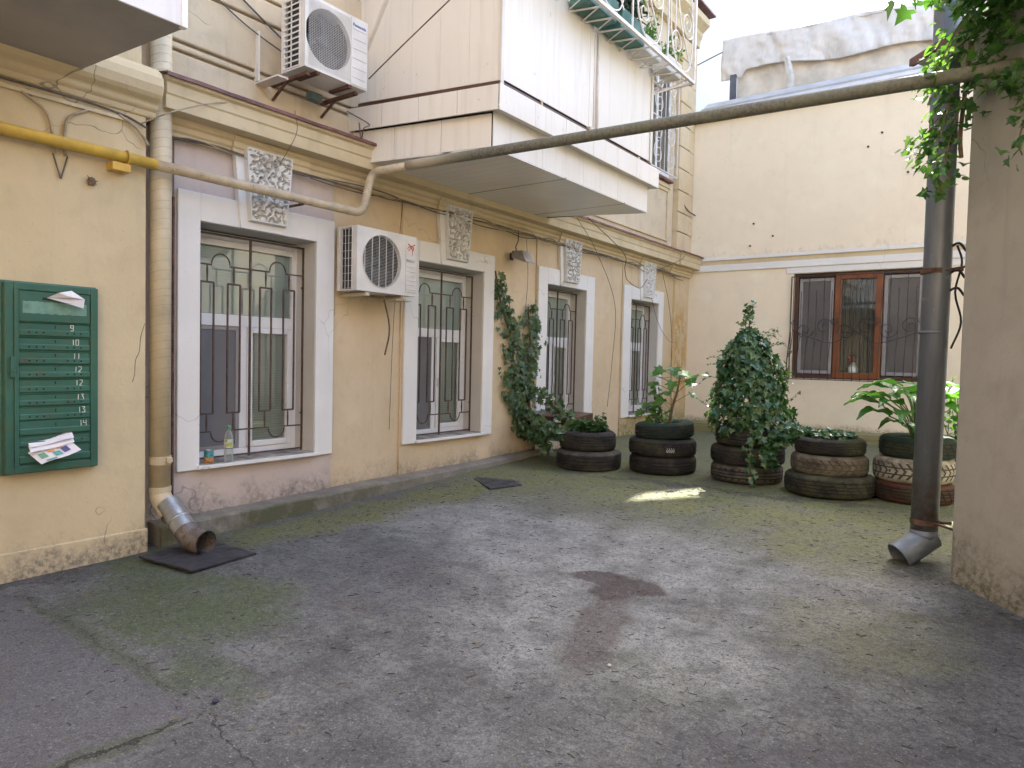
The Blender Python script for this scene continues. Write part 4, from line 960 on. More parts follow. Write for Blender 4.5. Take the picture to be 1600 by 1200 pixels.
# ---- downpipe left
dp = empty('downpipe', (.125, 2.645, 0), 'cream painted downpipe in the corner ending in a bent galvanised spout', 'downpipe')
m = MB(); m.tube([(0,0,.40),(0,0,3.9)], .074, 28); 
m.build('pipe', M_['cream_paint'], dp, smooth=True)
m = MB()
z = .86
while z < 3.9:
    m.tube([(.0742*math.cos(t*2*PI/20), .0742*math.sin(t*2*PI/20), z+.022*math.sin(t*2*PI/20+1.1)) for t in range(21)], .0010, 4, False); z += R.uniform(.055,.085)
m.build('wrap_seams', simple('grimy seam', (.28,.22,.14), .9), dp)
m = MB(); m.tube([(0,0,.395),(0,0,.43)], .080, 24); m.build('joint_band', M_['cream_paint'], dp)
m = MB(); m.tube([(0,0,.60),(0,0,.66)], .079, 24); m.box(.06,.0,.62,.11,.04,.655); m.tube([(0.0,.06,.64),(-.1,.12,.64)], .008, 6); m.build('clamp', M_['cream_paint'], dp, smooth=False)
c1 = [(0,0,.41),(.02,-.0,.34),(.12,-.02,.245)]
m = MB(); m.tube(fillet([(0,0,.43),(.0,0,.355),(.155,.008,.235)], .05), .077, 28, False); m.build('bend', M_['cream_paint'], dp, smooth=True)
m = MB(); m.tube([(.115,.006,.265),(.36,.02,.075)], .080, 28, False); m.tube([(.25,.013,.16),(.262,.0137,.151)], .084, 28); m.build('spout_section', M_['zinc'], dp, smooth=True)
m = MB(); pts = fillet([(.335,.018,.095),(.41,.024,.04),(.56,.045,.035)], .06); m.tube(pts, [.083+.004*i/len(pts) for i in range(len(pts))], 30, False)
m.tube([Vector(p)*1 for p in pts], [.079]*len(pts), 30, False)
o = m.build('spout_mouth', simple('stained zinc', (.21,.19,.18), .5, metal=.4, var=.3, scale=9, rust=((.16,.11,.08), .5)), dp, smooth=True); o.location = (0,0,.055)
for c in dp.children:
    if c.name.startswith('spout_section'): c.location = (0,0,.05)
m = MB(); m.tube(spline([(-.05,.06,.41),(-.04,.0,.33),(.02,-.08,.27),(.09,-.085,.22)],5), .004, 5); tag(m.build('wire_loop', M_['cable'], dp))
# rusty gas riser strip beside the pipe
m = MB(); m.tube([(.03,2.79,.28),(.03,2.79,2.62)], .012, 6); tag(m.build('riser_pipe', M_['rust']), 'thin rusty riser pipe beside the cream downpipe', 'pipe')

# mats
m = MB(); q = [(.40,2.36),(.97,2.42),(.93,2.93),(.36,2.90)]
m.prism_z(q, .012, .026)
for t in (.33,.62):
    m.bar((.40+.57*t,2.36+.06*t,.0275),(.36+.57*t,2.90+.03*t,.0275),.004,.003)
o = m.build('rubber_mat', M_['rubber'], bevel=.003); o.location.z = -.01; o.rotation_euler = (0,0,0); tag(o, 'black rubber mat on the ground under the galvanised spout', 'mat')
m = MB(); q = [(.43,5.98),(.66,6.36),(1.10,5.98),(.95,5.62)]
m.prism_z(q, .098, .112)
for k in range(1, 12):
    t = k/12; A_ = Vector((.43+.23*t,5.98+.38*t,.1135)); B_ = Vector((.95+.15*t,5.62+.36*t,.1135)); m.bar(A_, B_, .010, .004)
tag(m.build('drain_cover', M_['black_metal'], bevel=.002), 'dark ribbed drain cover set in the concrete near the kerb', 'drain cover')

# ---- gas pipe
gp = empty('gas_pipe', (.28, 2.5, 2.765), 'gas pipe running yellow then beige along the walls and across the yard', 'pipe')
X_, Y_, Z_ = .28, 2.5, 2.765
m = MB(); m.tube([(0,-6,0),(0,.03,0)], .039, 20); m.build('yellow_section', M_['yellow'], gp, smooth=True)
m = MB(); pts = fillet([(0,.025,0),(0,4.46-Y_,0),(0,4.56-Y_,3.17-Z_),(.5,4.62-Y_,3.185-Z_)], .11, 8); m.tube(pts, .038, 20); m.build('beige_section', M_['beige_pipe'], gp, smooth=True)
m = MB(); N = 30; m.tube([(.42+(5.05-.42)*k/N, 4.61-Y_+.40*k/N, 3.185-Z_+.015*k/N) for k in range(N+1)], .0435, 20); m.build('crossing_section', M_['long_pipe'], gp, smooth=True)
m = MB()
for y in (2.33,): m.tube([(.0+.046*math.cos(t*PI/10), y-Y_, .046*math.sin(t*PI/10)) for t in range(21)], .006, 6); m.box(-.07,y-Y_-.10,-.10,.02,y-Y_+.02,-.045)
m.build('bracket', M_['yellow'], gp, bevel=.002)
m = MB(); m.bar((-.25,3.78-Y_,-.042),(.02,3.78-Y_,-.042),.018); m.build('bracket', M_['rust'], gp, bevel=.002)

# ---- right downpipe
rp = empty('downpipe', (4.80, 5.60, .16), 'grey zinc downpipe at the corner of the grey outbuilding', 'downpipe')
m = MB(); m.tube([(0.0,0,.10),(0.01,0,2.0),(.0,0,9.4)], .086, 30); m.tube([(0,0,1.52),(0,0,1.54)], .090, 30); m.build('pipe', M_['dpipe'], rp, smooth=True)
for zc in (.20, 1.93):
    m = MB(); m.tube([(0,0,zc),(0,0,zc+.035)], .0905, 24); m.tube([(.05,-.04,zc+.02),(.20,-.20,zc+.02)], .008, 6); m.tube([(.085,0,zc+.02),(.16,.02,zc+.025)], .012, 6); m.build('clamp', M_['rust'], rp)
m = MB(); m.tube([(0,0,.16),(0,0,.095)], .088, 28); pts = [(.04,.035,.115),(-.135,-.12,-.03)]; m.tube(pts, [.090,.094], 28, False); m.tube(pts, [.086,.090], 28, False); m.tube([(-.128,-.114,-.0255),(-.136,-.121,-.031)], [.0965,.0965], 28, False)
m.build('spout', simple('dull zinc', (.17,.195,.22), .5, metal=.3, var=.25, scale=7, rust=((.14,.11,.09), .64)), rp, smooth=True)
m = MB(); 
for k, z in enumerate((2.1, 1.92, 1.80)): m.tube(spline([(.07,.0,z),(.13,-.02,z+.03),(.17,.02,z-.02)],4), .009, 5)
m.tube(spline([(.12,0,2.12),(.15,.02,2.0),(.12,.0,1.8),(.16,.02,1.6),(.11,0,1.42)],5), .007, 5); m.build('wire_tie', M_['iron_dark'], rp)

# ---- text
def text_mesh(s, size, mat, parent, loc, name='lettering', ext=.0006, bold=0):
    cu = bpy.data.curves.new('t', 'FONT'); cu.body = s; cu.size = size; cu.extrude = ext; cu.offset = bold
    ob = bpy.data.objects.new('t', cu); col.objects.link(ob)
    dg = bpy.context.evaluated_depsgraph_get(); me = bpy.data.meshes.new_from_object(ob.evaluated_get(dg)); bpy.data.objects.remove(ob)
    me.name = name; me.materials.clear(); me.materials.append(mat)
    o = bpy.data.objects.new(name, me); col.objects.link(o); o.parent = parent
    o.rotation_euler = (PI/2, 0, PI/2); o.location = loc; return o

# ---- air conditioners
def make_ac(name, loc, W, H, Dp, label, style):
    t = empty(name, loc, label, 'air conditioner', 'outdoor air conditioner units')
    m = MB(); th = .012; cy = W*.40 if style == 2 else W*.36; cz = H*.5; r = H*.42 if style == 2 else H*.40
    m.box(0,0,0,Dp,W,th); m.box(0,0,H-th,Dp,W,H); m.box(0,W-th,th,Dp,W,H-th); m.box(0,0,th,.03,W-th,H-th)
    m.box(Dp-.06,0,th,Dp-.001,.02,H-th); m.box(.03,0,th,.05,.015,H-th)
    # front plate with round opening
    N = 48; x0, x1 = Dp-.001, Dp+.012
    outer = []; inner = []
    for k in range(N):
        a_ = 2*PI*k/N; c_, s_ = math.cos(a_), math.sin(a_); inner.append((cy+r*c_, cz+r*s_))
        sx = (W-cy if c_ > 0 else cy)/max(1e-6, abs(c_)); sz = (H-cz if s_ > 0 else cz)/max(1e-6, abs(s_)); q = min(sx, sz); outer.append((cy+q*c_, cz+q*s_))
    # make sure that corners are present
    for cyy, czz in ((0,0),(W,0),(W,H),(0,H)):
        k = min(range(N), key=lambda i: (outer[i][0]-cyy)**2+(outer[i][1]-czz)**2); outer[k] = (cyy, czz)
    vs = [(x1,*p) for p in outer]+[(x1,*p) for p in inner]+[(x0-.03,*p) for p in inner]+[(x0,*p) for p in outer]
    fs = []
    for k in range(N):
        j = (k+1)%N; fs += [(k,j,N+j,N+k),(N+k,N+j,2*N+j,2*N+k),(3*N+k,3*N+j,j,k)]
    m.add(vs, fs); m.build('casing', M_['white_ac'], t, bevel=0)
    m = MB(); m.box(.035,.04,.02,.06,W*.8,H-.02); m.box(.06,.045,.02,Dp-.09,.055,H-.02); m.box(.06,W*.74,.02,Dp-.02,W*.75,H-.02); m.build('coil', M_['ac_dark'], t)
    # fan
    m = MB()
    for k in range(3):
        a0 = 2*PI*k/3+.5; vs = []
        for i in range(7):
            for j in range(5):
                rr = r*(.18+.76*i/6); an = a0+(.95*(j/4)+.35*i/6); vs.append((Dp-.10+.05*(j/4-.5), cy+rr*math.cos(an), cz+rr*math.sin(an)))
        m.add(vs, [(i*5+j, i*5+j+1, (i+1)*5+j+1, (i+1)*5+j) for i in range(6) for j in range(4)])
    m.tube([(Dp-.12,cy,cz),(Dp-.05,cy,cz)], r*.2, 18); m.build('fan', M_['fan'], t, smooth=True)
    g = MB(); gx = Dp+.018
    if style == 2:
        n_ = 36
        for k in range(1, n_):
            z = cz-r+2*r*k/n_; hw = math.sqrt(max(0, r*r-(z-cz)**2)); 
            if hw > .02: g.bar((gx,cy-hw,z),(gx,cy+hw,z),.0018)
        for k in range(-2, 4):
            y = cy+(k-.5)*r*.36; hh = math.sqrt(max(0, r*r-(y-cy)**2)); g.bar((gx+.003,y,cz-hh),(gx+.003,y,cz+hh),.0042)
        g.tube([(gx,cy+r*math.cos(2*PI*k/40),cz+r*math.sin(2*PI*k/40)) for k in range(41)], .004, 5)
    else:
        n_ = 40
        for k in range(n_):
            z = .03+(H-.06)*k/(n_-1); g.bar((gx,.035,z),(gx,W*.705,z),.0022)
        for k in range(26):
            y = .035+(W*.67)*k/25; g.bar((gx-.003,y,.03),(gx-.003,y,H-.03),.0012)
    g.build('fan_guard', M_['white_ac'], t)
    # side grille
    s = MB(); sy = -.006
    nx_, nz_ = (2, 12) if style == 1 else (4, 8); bw = .012 if style == 1 else .003
    xa, xb = .03, Dp-.055
    for k in range(nx_+1): x = xa+(xb-xa)*k/nx_; s.box(x-bw/2,sy,.015,x+bw/2,sy+.006,H-.015)
    for k in range(nz_+1): z = .02+(H-.04)*k/nz_; s.box(xa,sy+.001,z-bw/2,xb,sy+.005,z+bw/2)
    s.build('side_grille', M_['white_ac'], t)
    # service panel
    m = MB(); pa = W*.80 if style == 2 else W*.715
    m.box(Dp+.0125,pa,.035 if style == 2 else .01,Dp+.019,W-.012,H-.03 if style == 2 else H-.01)
    nl = 6
    for k in range(nl): z = H*(.10+.075*k) if style == 2 else H*(.12+.14*k); m.box(Dp+.019,pa+.012,z,Dp+.0235,W-.022,z+(.012 if style == 2 else .004))
    m.build('service_panel', M_['white_ac'], t, bevel=.003)
    # feet
    for fy in (.12, W-.2): m = MB(); m.box(.04,fy,-.02,Dp,fy+.04,0); m.build('foot', M_['rust'] if style == 1 else M_['grey_frame'], t)
    return t
ac2 = make_ac('air_conditioner', (.055, 4.35, 2.045), .78, .595, .265, 'white air conditioner unit with a red bird mark between the two nearest windows', 2)
text_mesh('BALLU', .038, M_['grey_print'], ac2, (.265+.020, .632, .335), 'lettering', bold=.0006)
m = MB(); bx_ = .265+.0205; F = lambda u, v: (bx_, .64+u*.11, .40+v*.12)
m.tube(spline([F(.0,.55),F(.25,.72),F(.5,.68),F(.62,.5)],5), .0035, 5); m.tube(spline([F(.1,.95),F(.35,.82),F(.62,.78),F(.85,.95),F(.95,.9)],5), .0045, 5)
m.tube(spline([F(.5,.7),F(.62,.5),F(.66,.25),F(.60,.0)],5), [.006-.0045*k/15 for k in range(16)], 5); m.tube(spline([F(.7,.8),F(.78,.6),F(.7,.45)],5), .0045, 5); m.tube(spline([F(.15,.38),F(.4,.62),F(.6,.66)],5), .003, 5)
m.build('bird_mark', M_['red_print'], ac2)
m = MB()
for y in (.12, .60): m.bar((-.05,y,-.03),(.30,y,-.03),.035,.03); m.bar((-.045,y,-.045),(-.045,y,-.04),.03)
m.bar((-.04,.1,-.035),(-.04,.66,-.035),.03); m.box(.05,.5,-.055,.28,.72,-.045); m.build('bracket', M_['cream_paint'], ac2, bevel=.003)
ac1 = make_ac('air_conditioner', (.24, 3.585, 3.765), .66, .585, .30, 'upper beige white air conditioner mounted high beside the enclosed balcony', 1)
text_mesh('Panasonic', .037, M_['blue_print'], ac1, (.30+.020, .487, .505), 'lettering', bold=.001)
for y in (.06, .57):
    m = MB(); m.bar((-.20,y,-.035),(.28,y,-.035),.035,.03); m.bar((-.20,y,-.16),(.0,y,-.04),.02); m.build('bracket', M_['rust'], ac1, bevel=.003)
m = MB(); m.box(-.235,-.10,-.05,-.17,-.085,.36); m.box(-.235,-.10,-.07,.10,.0,-.055); m.build('side_plate', M_['clad'], ac1)
m = MB(); m.box(-.12,.34,-.09,-.04,.46,-.02); m.build('junction_box', simple('teal metal', (.10,.15,.15), .5), ac1, bevel=.005)
m = MB(); m.tube(spline([(.22,4.80,1.995),(.225,4.86,1.8),(.215,4.88,1.65),(.19,4.85,1.45)],8), .0085, 8)
tag(m.build('drain_hose', M_['bark'], smooth=True), 'brown drain hose hanging under the air conditioner with the red bird', 'hose')

# ---- floodlight
fl_ = empty('floodlight', (.02, 7.16, 2.73), 'square grey floodlight on the wall between the second and third windows', 'floodlight')
m = MB(); m.add([(.10,-.13,-.03),(.30,-.10,-.09),(.30,.13,-.09),(.10,.13,-.03),(.08,-.10,.06),(.22,-.08,.06),(.22,.10,.06),(.08,.10,.06)], [(0,3,2,1),(4,5,6,7),(0,1,5,4),(1,2,6,5),(2,3,7,6),(3,0,4,7)])
m.build('housing', simple('grey cast metal', (.28,.26,.24), .5, metal=.3), fl_, bevel=.006)
m = MB(); m.add([(.115,-.11,-.0395),(.285,-.085,-.0905),(.285,.11,-.0905),(.115,.11,-.0395)], [(3,2,1,0)]); o = m.build('lens', simple('frosted lens', (.55,.58,.58), .2), fl_); o.location = (0,0,-.002)
m = MB(); m.bar((0,0,.0),(.12,0,.0),.02,.03); m.box(0,-.03,-.04,.015,.03,.05); m.tube(spline([(.1,0,.05),(.07,0,.12),(.09,.02,.2),(.085,.03,.33)],5), .007, 6); m.build('arm', M_['iron_dark'], fl_)

# ---- cables
def cable(pts, r, label, mat='cable', n=8, name='cable'):
    m = MB(); m.tube(spline(pts, n), r, 6); return tag(m.build(name, M_[mat], smooth=True), label, 'cable', 'cables on the walls')
def wavy(y0, y1, x, z, amp, seed, n=26):
    return [(x+.01*noise.noise(Vector((seed,k*.7,0))), y0+(y1-y0)*k/n, z+amp*noise.noise(Vector((k*.45,seed,0)))-.008*math.sin(k)) for k in range(n+1)]
cable(wavy(2.72,12.2,.085,3.055,.05,1), .007, 'thick dark cable running the full length just under the cornice', n=4)
cable(wavy(2.72,12.4,.095,3.035,.07,5), .005, 'sagging thinner cable below the cornice', n=4)
cable(wavy(4.0,12.5,.10,3.02,.09,9), .006, 'lowest looping cable of the bundle beside the keystones', n=4)
cable(wavy(2.72,8.5,.115,3.045,.06,13), .004, 'pale thin cable woven along the cornice', 'cable_l', n=4)
cable(wavy(6.5,12.6,.12,3.04,.10,17), .004, 'tangled pale cable above the far windows', 'cable_l', n=4)
cable([(.62,7.75,3.27),(.35,8.75,3.0),(.25,9.55,2.3),(.2,9.6,1.4),(.3,9.3,.75)], .004, 'thin wire dropping from the bay past the wall to the first tyre planter')
cable([(.75,7.8,3.27),(.45,9.4,3.05),(.35,9.65,2.85),(.30,9.85,2.70),(.3,10.3,2.62),(.28,10.6,2.8)], .006, 'looped black wire hanging below the far corner of the bay')
cable([(.12,11.55,3.0),(.1,11.9,2.5),(.09,12.1,1.9),(.08,12.15,1.1),(.09,12.2,.5)], .005, 'vertical wire on the peeling corner pilaster')
cable([(.1,10.9,3.0),(.1,11.4,2.2),(.1,11.9,1.85),(.1,12.25,1.8)], .004, 'thin diagonal wire right of the farthest window')
cable([(.06,12.4,3.5),(.35,11.9,3.3),(.2,11.2,3.02)], .005, 'wire draped over the far end of the cornice')
cable([(.30,3.68,3.48),(.30,3.70,3.3),(.14,3.66,3.06)], .003, 'short thin wire dangling over the cornice below the upper air conditioner')
cable([(.05,5.2,3.02),(.04,5.15,2.4),(.04,5.1,1.6),(.04,5.07,.68)], .003, 'hair thin wire hanging beside the seam left of the second window')
cable([(.05,7.45,3.0),(.05,7.5,2.5),(.05,7.45,2.0)], .003, 'thin wire dropping beside the floodlight')
cable([(.05,2.9,4.55),(.06,3.6,4.2),(.10,4.2,3.9)], .008, 'dark cable slanting down the upper wall behind the upper air conditioner')
cable([(.05,2.9,4.35),(.06,3.4,4.12),(.10,4.0,3.95)], .006, 'second slanting cable on the upper wall near the downpipe')
cable([(.4,4.4,3.96),(.9,4.41,4.2),(1.6,4.42,4.52)], .006, 'straight grey stay cable rising in front of the enclosed balcony side')
cable([(.05,4.45,3.75),(.3,4.5,3.6),(.4,4.35,3.5),(.25,4.45,3.45),(.1,4.55,3.75)], .006, 'knot of black wires under the upper air conditioner')
tr_ = MB(); tr_.box(.212,-4,3.03,.232,2.36,3.055); tag(tr_.build('cable_tray', M_['cream_paint'], bevel=.003), 'thin cream cable trunking under the cornice of the ochre wall', 'trunking')
cable([(.22,-3,3.085),(.235,1.0,3.08),(.235,1.9,3.085),(.23,2.3,3.07),(.235,2.49,3.02)], .008, 'black cable lying on the trunking of the ochre wall')
cable([(.23,2.3,3.06),(.235,2.42,3.0),(.235,2.50,2.90)], .010, 'bunched cable end at the corner of the ochre wall', 'cable_l')
cable([(.225,1.72,3.04),(.225,1.86,2.95),(.225,1.90,2.80),(.225,1.905,2.70)], .009, 'left curved cable dropping behind the yellow pipe', 'cable_l')
cable([(.225,2.10,3.03),(.225,1.99,2.95),(.225,1.965,2.82),(.225,1.97,2.70)], .009, 'right curved cable dropping behind the yellow pipe', 'cable_l')
cable([(.222,1.90,2.70),(.222,1.935,2.58),(.222,1.945,2.55),(.222,1.955,2.58),(.222,1.985,2.70)], .005, 'small black wire loop below the yellow pipe')
cable([(.23,2.45,3.04),(.35,2.6,3.14),(.30,2.9,3.30),(.25,3.1,3.38)], .005, 'pale wire crossing the downpipe at the cornice corner', 'cable_l')
cable([(.05,12.3,4.5),(.12,12.6,4.3),(.15,12.9,4.25)], .012, 'short cable stub on the upper corner of the far pilaster')
m = MB(); m.lathe([(0,-.03),(.02,-.025),(.028,0),(.02,.02),(0,.03)], (.225,2.13,2.57), 8)
for k in range(7): 
    p = Vector((.23,2.13,2.57)); q = p+Vector((R.uniform(.0,.03),R.uniform(-.045,.04),R.uniform(-.03,.04))); m.tube([p,q], .003, 4)
tag(m.build('wire_stub', M_['bark']), 'frayed wire stub poking out of the ochre wall', 'wire')
m = MB()
for x, z in ((1.25,4.0),(1.6,3.75),(3.3,5.3),(3.1,5.1),(1.2,3.6),(3.7,4.6)): m.tube([(x,12.945,z),(x,12.93,z)], .018, 7)
PB(m.build('wall_anchor', M_['iron_dark'])); 

# ---- tin can and bottle on the first sill
t = empty('tin_can', (.03, 3.09, ZB+.0305), 'opened food tin with teal and orange wrapper on the first window sill', 'tin can')
m = MB(); m.lathe([(0,.0),(.036,0),(.037,.005),(.0365,.004)], n=28); m.lathe([(.0365,.105),(.038,.11),(.036,.112),(.034,.105),(.034,.02),(0,.02)], n=28); m.build('tin', M_['zinc'], t, smooth=True)
m = MB(); m.lathe([(.0375,.004),(.0375,.05)], n=28); m.build('label_lower', simple('orange print label', (.50,.22,.08), .5, var=.7, scale=45), t, smooth=True)
m = MB(); m.lathe([(.0375,.05),(.0375,.105)], n=28); m.build('label_upper', simple('teal print label', (.05,.22,.24), .5, var=.8, scale=40), t, smooth=True)
t = empty('plastic_bottle', (.045, 3.255, ZB+.0305), 'clear plastic bottle with a green cap on the first window sill', 'bottle')
m = MB(); m.lathe([(0,.004),(.030,0),(.036,.01),(.036,.09),(.033,.095),(.036,.10),(.036,.18),(.033,.21),(.018,.245),(.014,.255),(.014,.272)], n=28)
g = NG('clear plastic'); tt = g.n('ShaderNodeBsdfTransparent'); tt.inputs[0].default_value = (.82,.85,.84,1); gl = g.n('ShaderNodeBsdfPrincipled'); gl.inputs['Base Color'].default_value = (.6,.62,.62,1); gl.inputs['Roughness'].default_value = .12
lw = g.n('ShaderNodeLayerWeight'); lw.inputs[0].default_value = .45; mx = g.n('ShaderNodeMixShader'); g.L(g.M('MULTIPLY_ADD', lw.outputs['Facing'], .8, .15), mx.inputs[0]); g.L(tt.outputs[0], mx.inputs[1]); g.L(gl.outputs[0], mx.inputs[2]); g.L(mx.outputs[0], g.out.inputs[0])
m.build('body', g.m, t, smooth=True)
m = MB(); m.lathe([(0,.298),(.016,.297),(.017,.272),(.0145,.27)], n=20); m.build('cap', simple('green cap', (.06,.30,.18), .4), t, smooth=True)
m = MB(); m.lathe([(.0365,.115),(.0365,.185)], n=28); 
g = NG('wrapper'); g.fin(g.mix(g.rng(g.noise(40, 2, .5), .5, .54), (.50,.60,.62), (.45,.42,.05)), .3); m.build('wrapper', g.m, t, smooth=True)

# ---- tyres
def tyre(loc, Rr, wd, mat, mat_t, label, style=0, tilt=(0,0), rz=0):
    t = empty('tyre', loc, label, 'tyre', 'old tyres stacked as planters', rz=rz); t.rotation_euler = (tilt[0]+R.uniform(-.012,.012), tilt[1]+R.uniform(-.012,.012), R.uniform(0,6)); t.location.x += R.uniform(-.012,.012)
    Ri = Rr*.56; n = 144; m = MB()
    sw = [(Ri+.02,.42*wd),(Ri-.005,.16*wd),(Ri+.008,.06*wd),(Ri+.03,.03*wd),(Ri+.07,-.0*wd),(Rr*.86,.0),(Rr-.028,.05*wd),(Rr-.010,.13*wd),(Rr-.006,.17*wd)]
    up = [(r_, wd-z_) for r_, z_ in sw]
    m.lathe(sw, n=64); m.lathe(up[::-1], n=64); m.lathe([(Ri+.02,.42*wd),(Ri+.04,.5*wd),(Ri+.02,.58*wd)], n=48)
    m.build('sidewall', mat, t, smooth=True)
    m = MB(); nr = 26; vs = []; n = 220
    for j in range(nr+1):
        v = j/nr; z = wd*(.15+.70*v); crown = -.010*(2*v-1)**4
        for k in range(n):
            u = k/n; g_ = 0
            if style == 0: ring = any(abs(v-c) < .03 for c in (.24,.5,.76)); lat = ((k + int(6*abs(v-.5))) % 7 == 0) and (v < .24 or v > .76)
            elif style == 1: ring = any(abs(v-c) < .028 for c in (.3,.7)); lat = ((k + int(14*abs(v-.5))) % 7 == 0) and (v < .3 or v > .38)
            else: ring = any(abs(v-c) < .03 for c in (.18,.4,.6,.82)); lat = ((k + int(9*v)) % 9 == 0) and R.random() < .9
            if ring or lat: g_ = -.008
            rr = Rr + crown + g_ + .002*noise.noise(Vector((math.cos(u*2*PI)*3, math.sin(u*2*PI)*3, z*10+loc[0])))
            if j in (0, nr): rr = Rr-.009
            vs.append((rr*math.cos(2*PI*u), rr*math.sin(2*PI*u), z))
    hh = [(v_[0]**2+v_[1]**2)**.5 for v_ in vs]
    for j in range(nr):
        for k in range(n):
            q = (j*n+k, j*n+(k+1)%n, (j+1)*n+(k+1)%n, (j+1)*n+k); cr_ = Rr-.010*(2*(j+.5)/nr-1)**4
            m.f.append(q); m.m.append(1 if min(hh[i] for i in q) < cr_-.0045 and 0 < j < nr-1 else 0)
    m.v = vs
    m.build('tread', [mat_t, M_['tyre_grey' if style == 1 else 'tyre_black']], t); return t
def soil_disc(loc, r, label):
    t = MB(); n = 40; vs = [(0,0,.03)]
    for j in range(1, 7):
        for k in range(n): a_ = 2*PI*k/n; rr = r*j/6; vs.append((rr*math.cos(a_), rr*math.sin(a_), .02*noise.noise(Vector((rr*9*math.cos(a_), rr*9*math.sin(a_), loc[0])))+.02*(1-j/6)))
    fs = [(0,1+k,1+(k+1)%n) for k in range(n)]
    for j in range(5):
        for k in range(n): fs.append((1+j*n+k, 1+j*n+(k+1)%n, 1+(j+1)*n+(k+1)%n, 1+(j+1)*n+k))
    t.add(vs, fs); o = t.build('planter_soil', M_['soil'], smooth=True); o.location = loc; tag(o, label, 'soil', 'soil in the tyre planters')
TS = M_
c1, c2, c3, c4, c5 = (1.08,7.40), (1.90,7.72), (2.87,7.80), (3.76,7.62), (4.50,7.80)
def g0(c): return gz(c[1])+.0
z1_, z2_, z3_, z4_, z5_ = [g0(c)-.008 for c in (c1,c2,c3,c4,c5)]
tyre((*c1, z1_), .395, .225, TS['tyre_grey'], TS['tyre_black'], 'wide grey bottom tyre of the leftmost two tyre stack', 0, (0,0))
tyre((c1[0]-.02,c1[1]+.0,z1_+.22), .345, .225, TS['tyre_black'], TS['tyre_black'], 'narrower upper tyre of the leftmost stack holding leafy plants', 2)
soil_disc((c1[0]-.02,c1[1],z1_+.38), .24, 'soil inside the leftmost tyre stack')
tyre((*c2, z2_), .39, .205, TS['tyre_black'], TS['tyre_black'], 'bottom tyre of the second stack under the fig like sapling', 0)
tyre((c2[0]+.005,c2[1],z2_+.20), .395, .20, TS['tyre_black'], TS['tyre_black'], 'smooth black middle tyre with pale lettering traces in the second stack', 2)
tyre((c2[0]+.01,c2[1]+.02,z2_+.40), .345, .19, TS['tyre_green'], TS['tyre_green'], 'dark green tilted top tyre of the second stack', 2, (.03,.06))
soil_disc((c2[0],c2[1]+.02,z2_+.54), .22, 'soil inside the second tyre stack')
tyre((*c3, z3_), .385, .195, TS['tyre_grey'], TS['tyre_grey'], 'brownish bottom tyre of the stack under the big ivy mound', 0)
tyre((c3[0]+.01,c3[1],z3_+.195), .395, .20, TS['tyre_black'], TS['tyre_black'], 'black middle tyre of the stack under the big ivy mound', 2)
tyre((c3[0]+.02,c3[1],z3_+.395), .365, .22, TS['tyre_black'], TS['tyre_black'], 'top tyre half hidden by the big ivy mound', 0)
soil_disc((c3[0],c3[1],z3_+.56), .24, 'soil inside the ivy mound stack')
tyre((*c4, z4_), .43, .215, TS['tyre_moss'], TS['tyre_moss'], 'widest mossy bottom tyre of the fourth stack', 2)
tyre((c4[0]+.01,c4[1],z4_+.21), .365, .20, TS['tyre_tan'], TS['tyre_tan'], 'tan middle tyre with clear tread blocks in the fourth stack', 1)
tyre((c4[0]+.015,c4[1]+.01,z4_+.405), .335, .165, TS['tyre_black'], TS['tyre_black'], 'smooth black top tyre of the fourth stack', 2, (.0,.03))
soil_disc((c4[0],c4[1],z4_+.52), .23, 'soil inside the fourth tyre stack')
tyre((*c5, z5_), .355, .20, TS['tyre_red'], TS['tyre_red'], 'red painted bottom tyre behind the grey downpipe', 2)
tyre((c5[0],c5[1],z5_+.195), .355, .235, TS['tyre_white'], TS['tyre_white'], 'whitewashed middle tyre with herringbone tread', 1)
tyre((c5[0]+.01,c5[1],z5_+.43), .335, .20, TS['tyre_green'], TS['tyre_green'], 'green painted top tyre under the broad leaved plant', 2)
soil_disc((c5[0],c5[1],z5_+.59), .22, 'soil inside the rightmost tyre stack')
m = MB()   # faint white lettering traces on one tyre
for k, a_ in enumerate((-1.02,-.96,-.90,-.84)):
    for dz in (0,): 
        p = Vector((c2[0]+.397*math.cos(a_), c2[1]+.397*math.sin(a_), z2_+.27)); m.tube(spline([p+Vector((0,0,.05)), p+Vector((.008,.005,.02)), p, p+Vector((-.006,-.003,.03))],3), .0025, 4)
tt_ = [o for o in bpy.data.objects if o.get('label','').startswith('smooth black middle')][0]
o = m.build('lettering_trace', M_['chalk']); o.parent = tt_; bpy.context.view_layer.update(); o.matrix_parent_inverse = tt_.matrix_world.inverted()
# odds behind the first stack
m = MB(); m.prism_z([(.02,7.95),(.10,7.35),(.75,7.42),(.70,8.05)], .0, .10); o = m.build('old_box', M_['wood_dark'], bevel=.01); o.location = (.03,.05,.27); o.rotation_euler = (.05,.04,0); tag(o, 'dark flat wooden box lying behind the leftmost tyres', 'box')
m = MB(); vs = []
for j in range(9):
    for i in range(13):
        u, v = i/12, j/8; vs.append((.10+.55*u, 7.5+.45*v, .40+.07*math.sin(PI*u)*math.sin(PI*v)+.025*noise.noise(Vector((u*6,v*6,2)))))
m.add(vs, [(j*13+i, j*13+i+1, (j+1)*13+i+1, (j+1)*13+i) for j in range(8) for i in range(12)]); tag(m.build('plastic_sheet', M_['white_bag'], smooth=True), 'crumpled white plastic sheet on the dark box behind the tyres', 'plastic sheet')

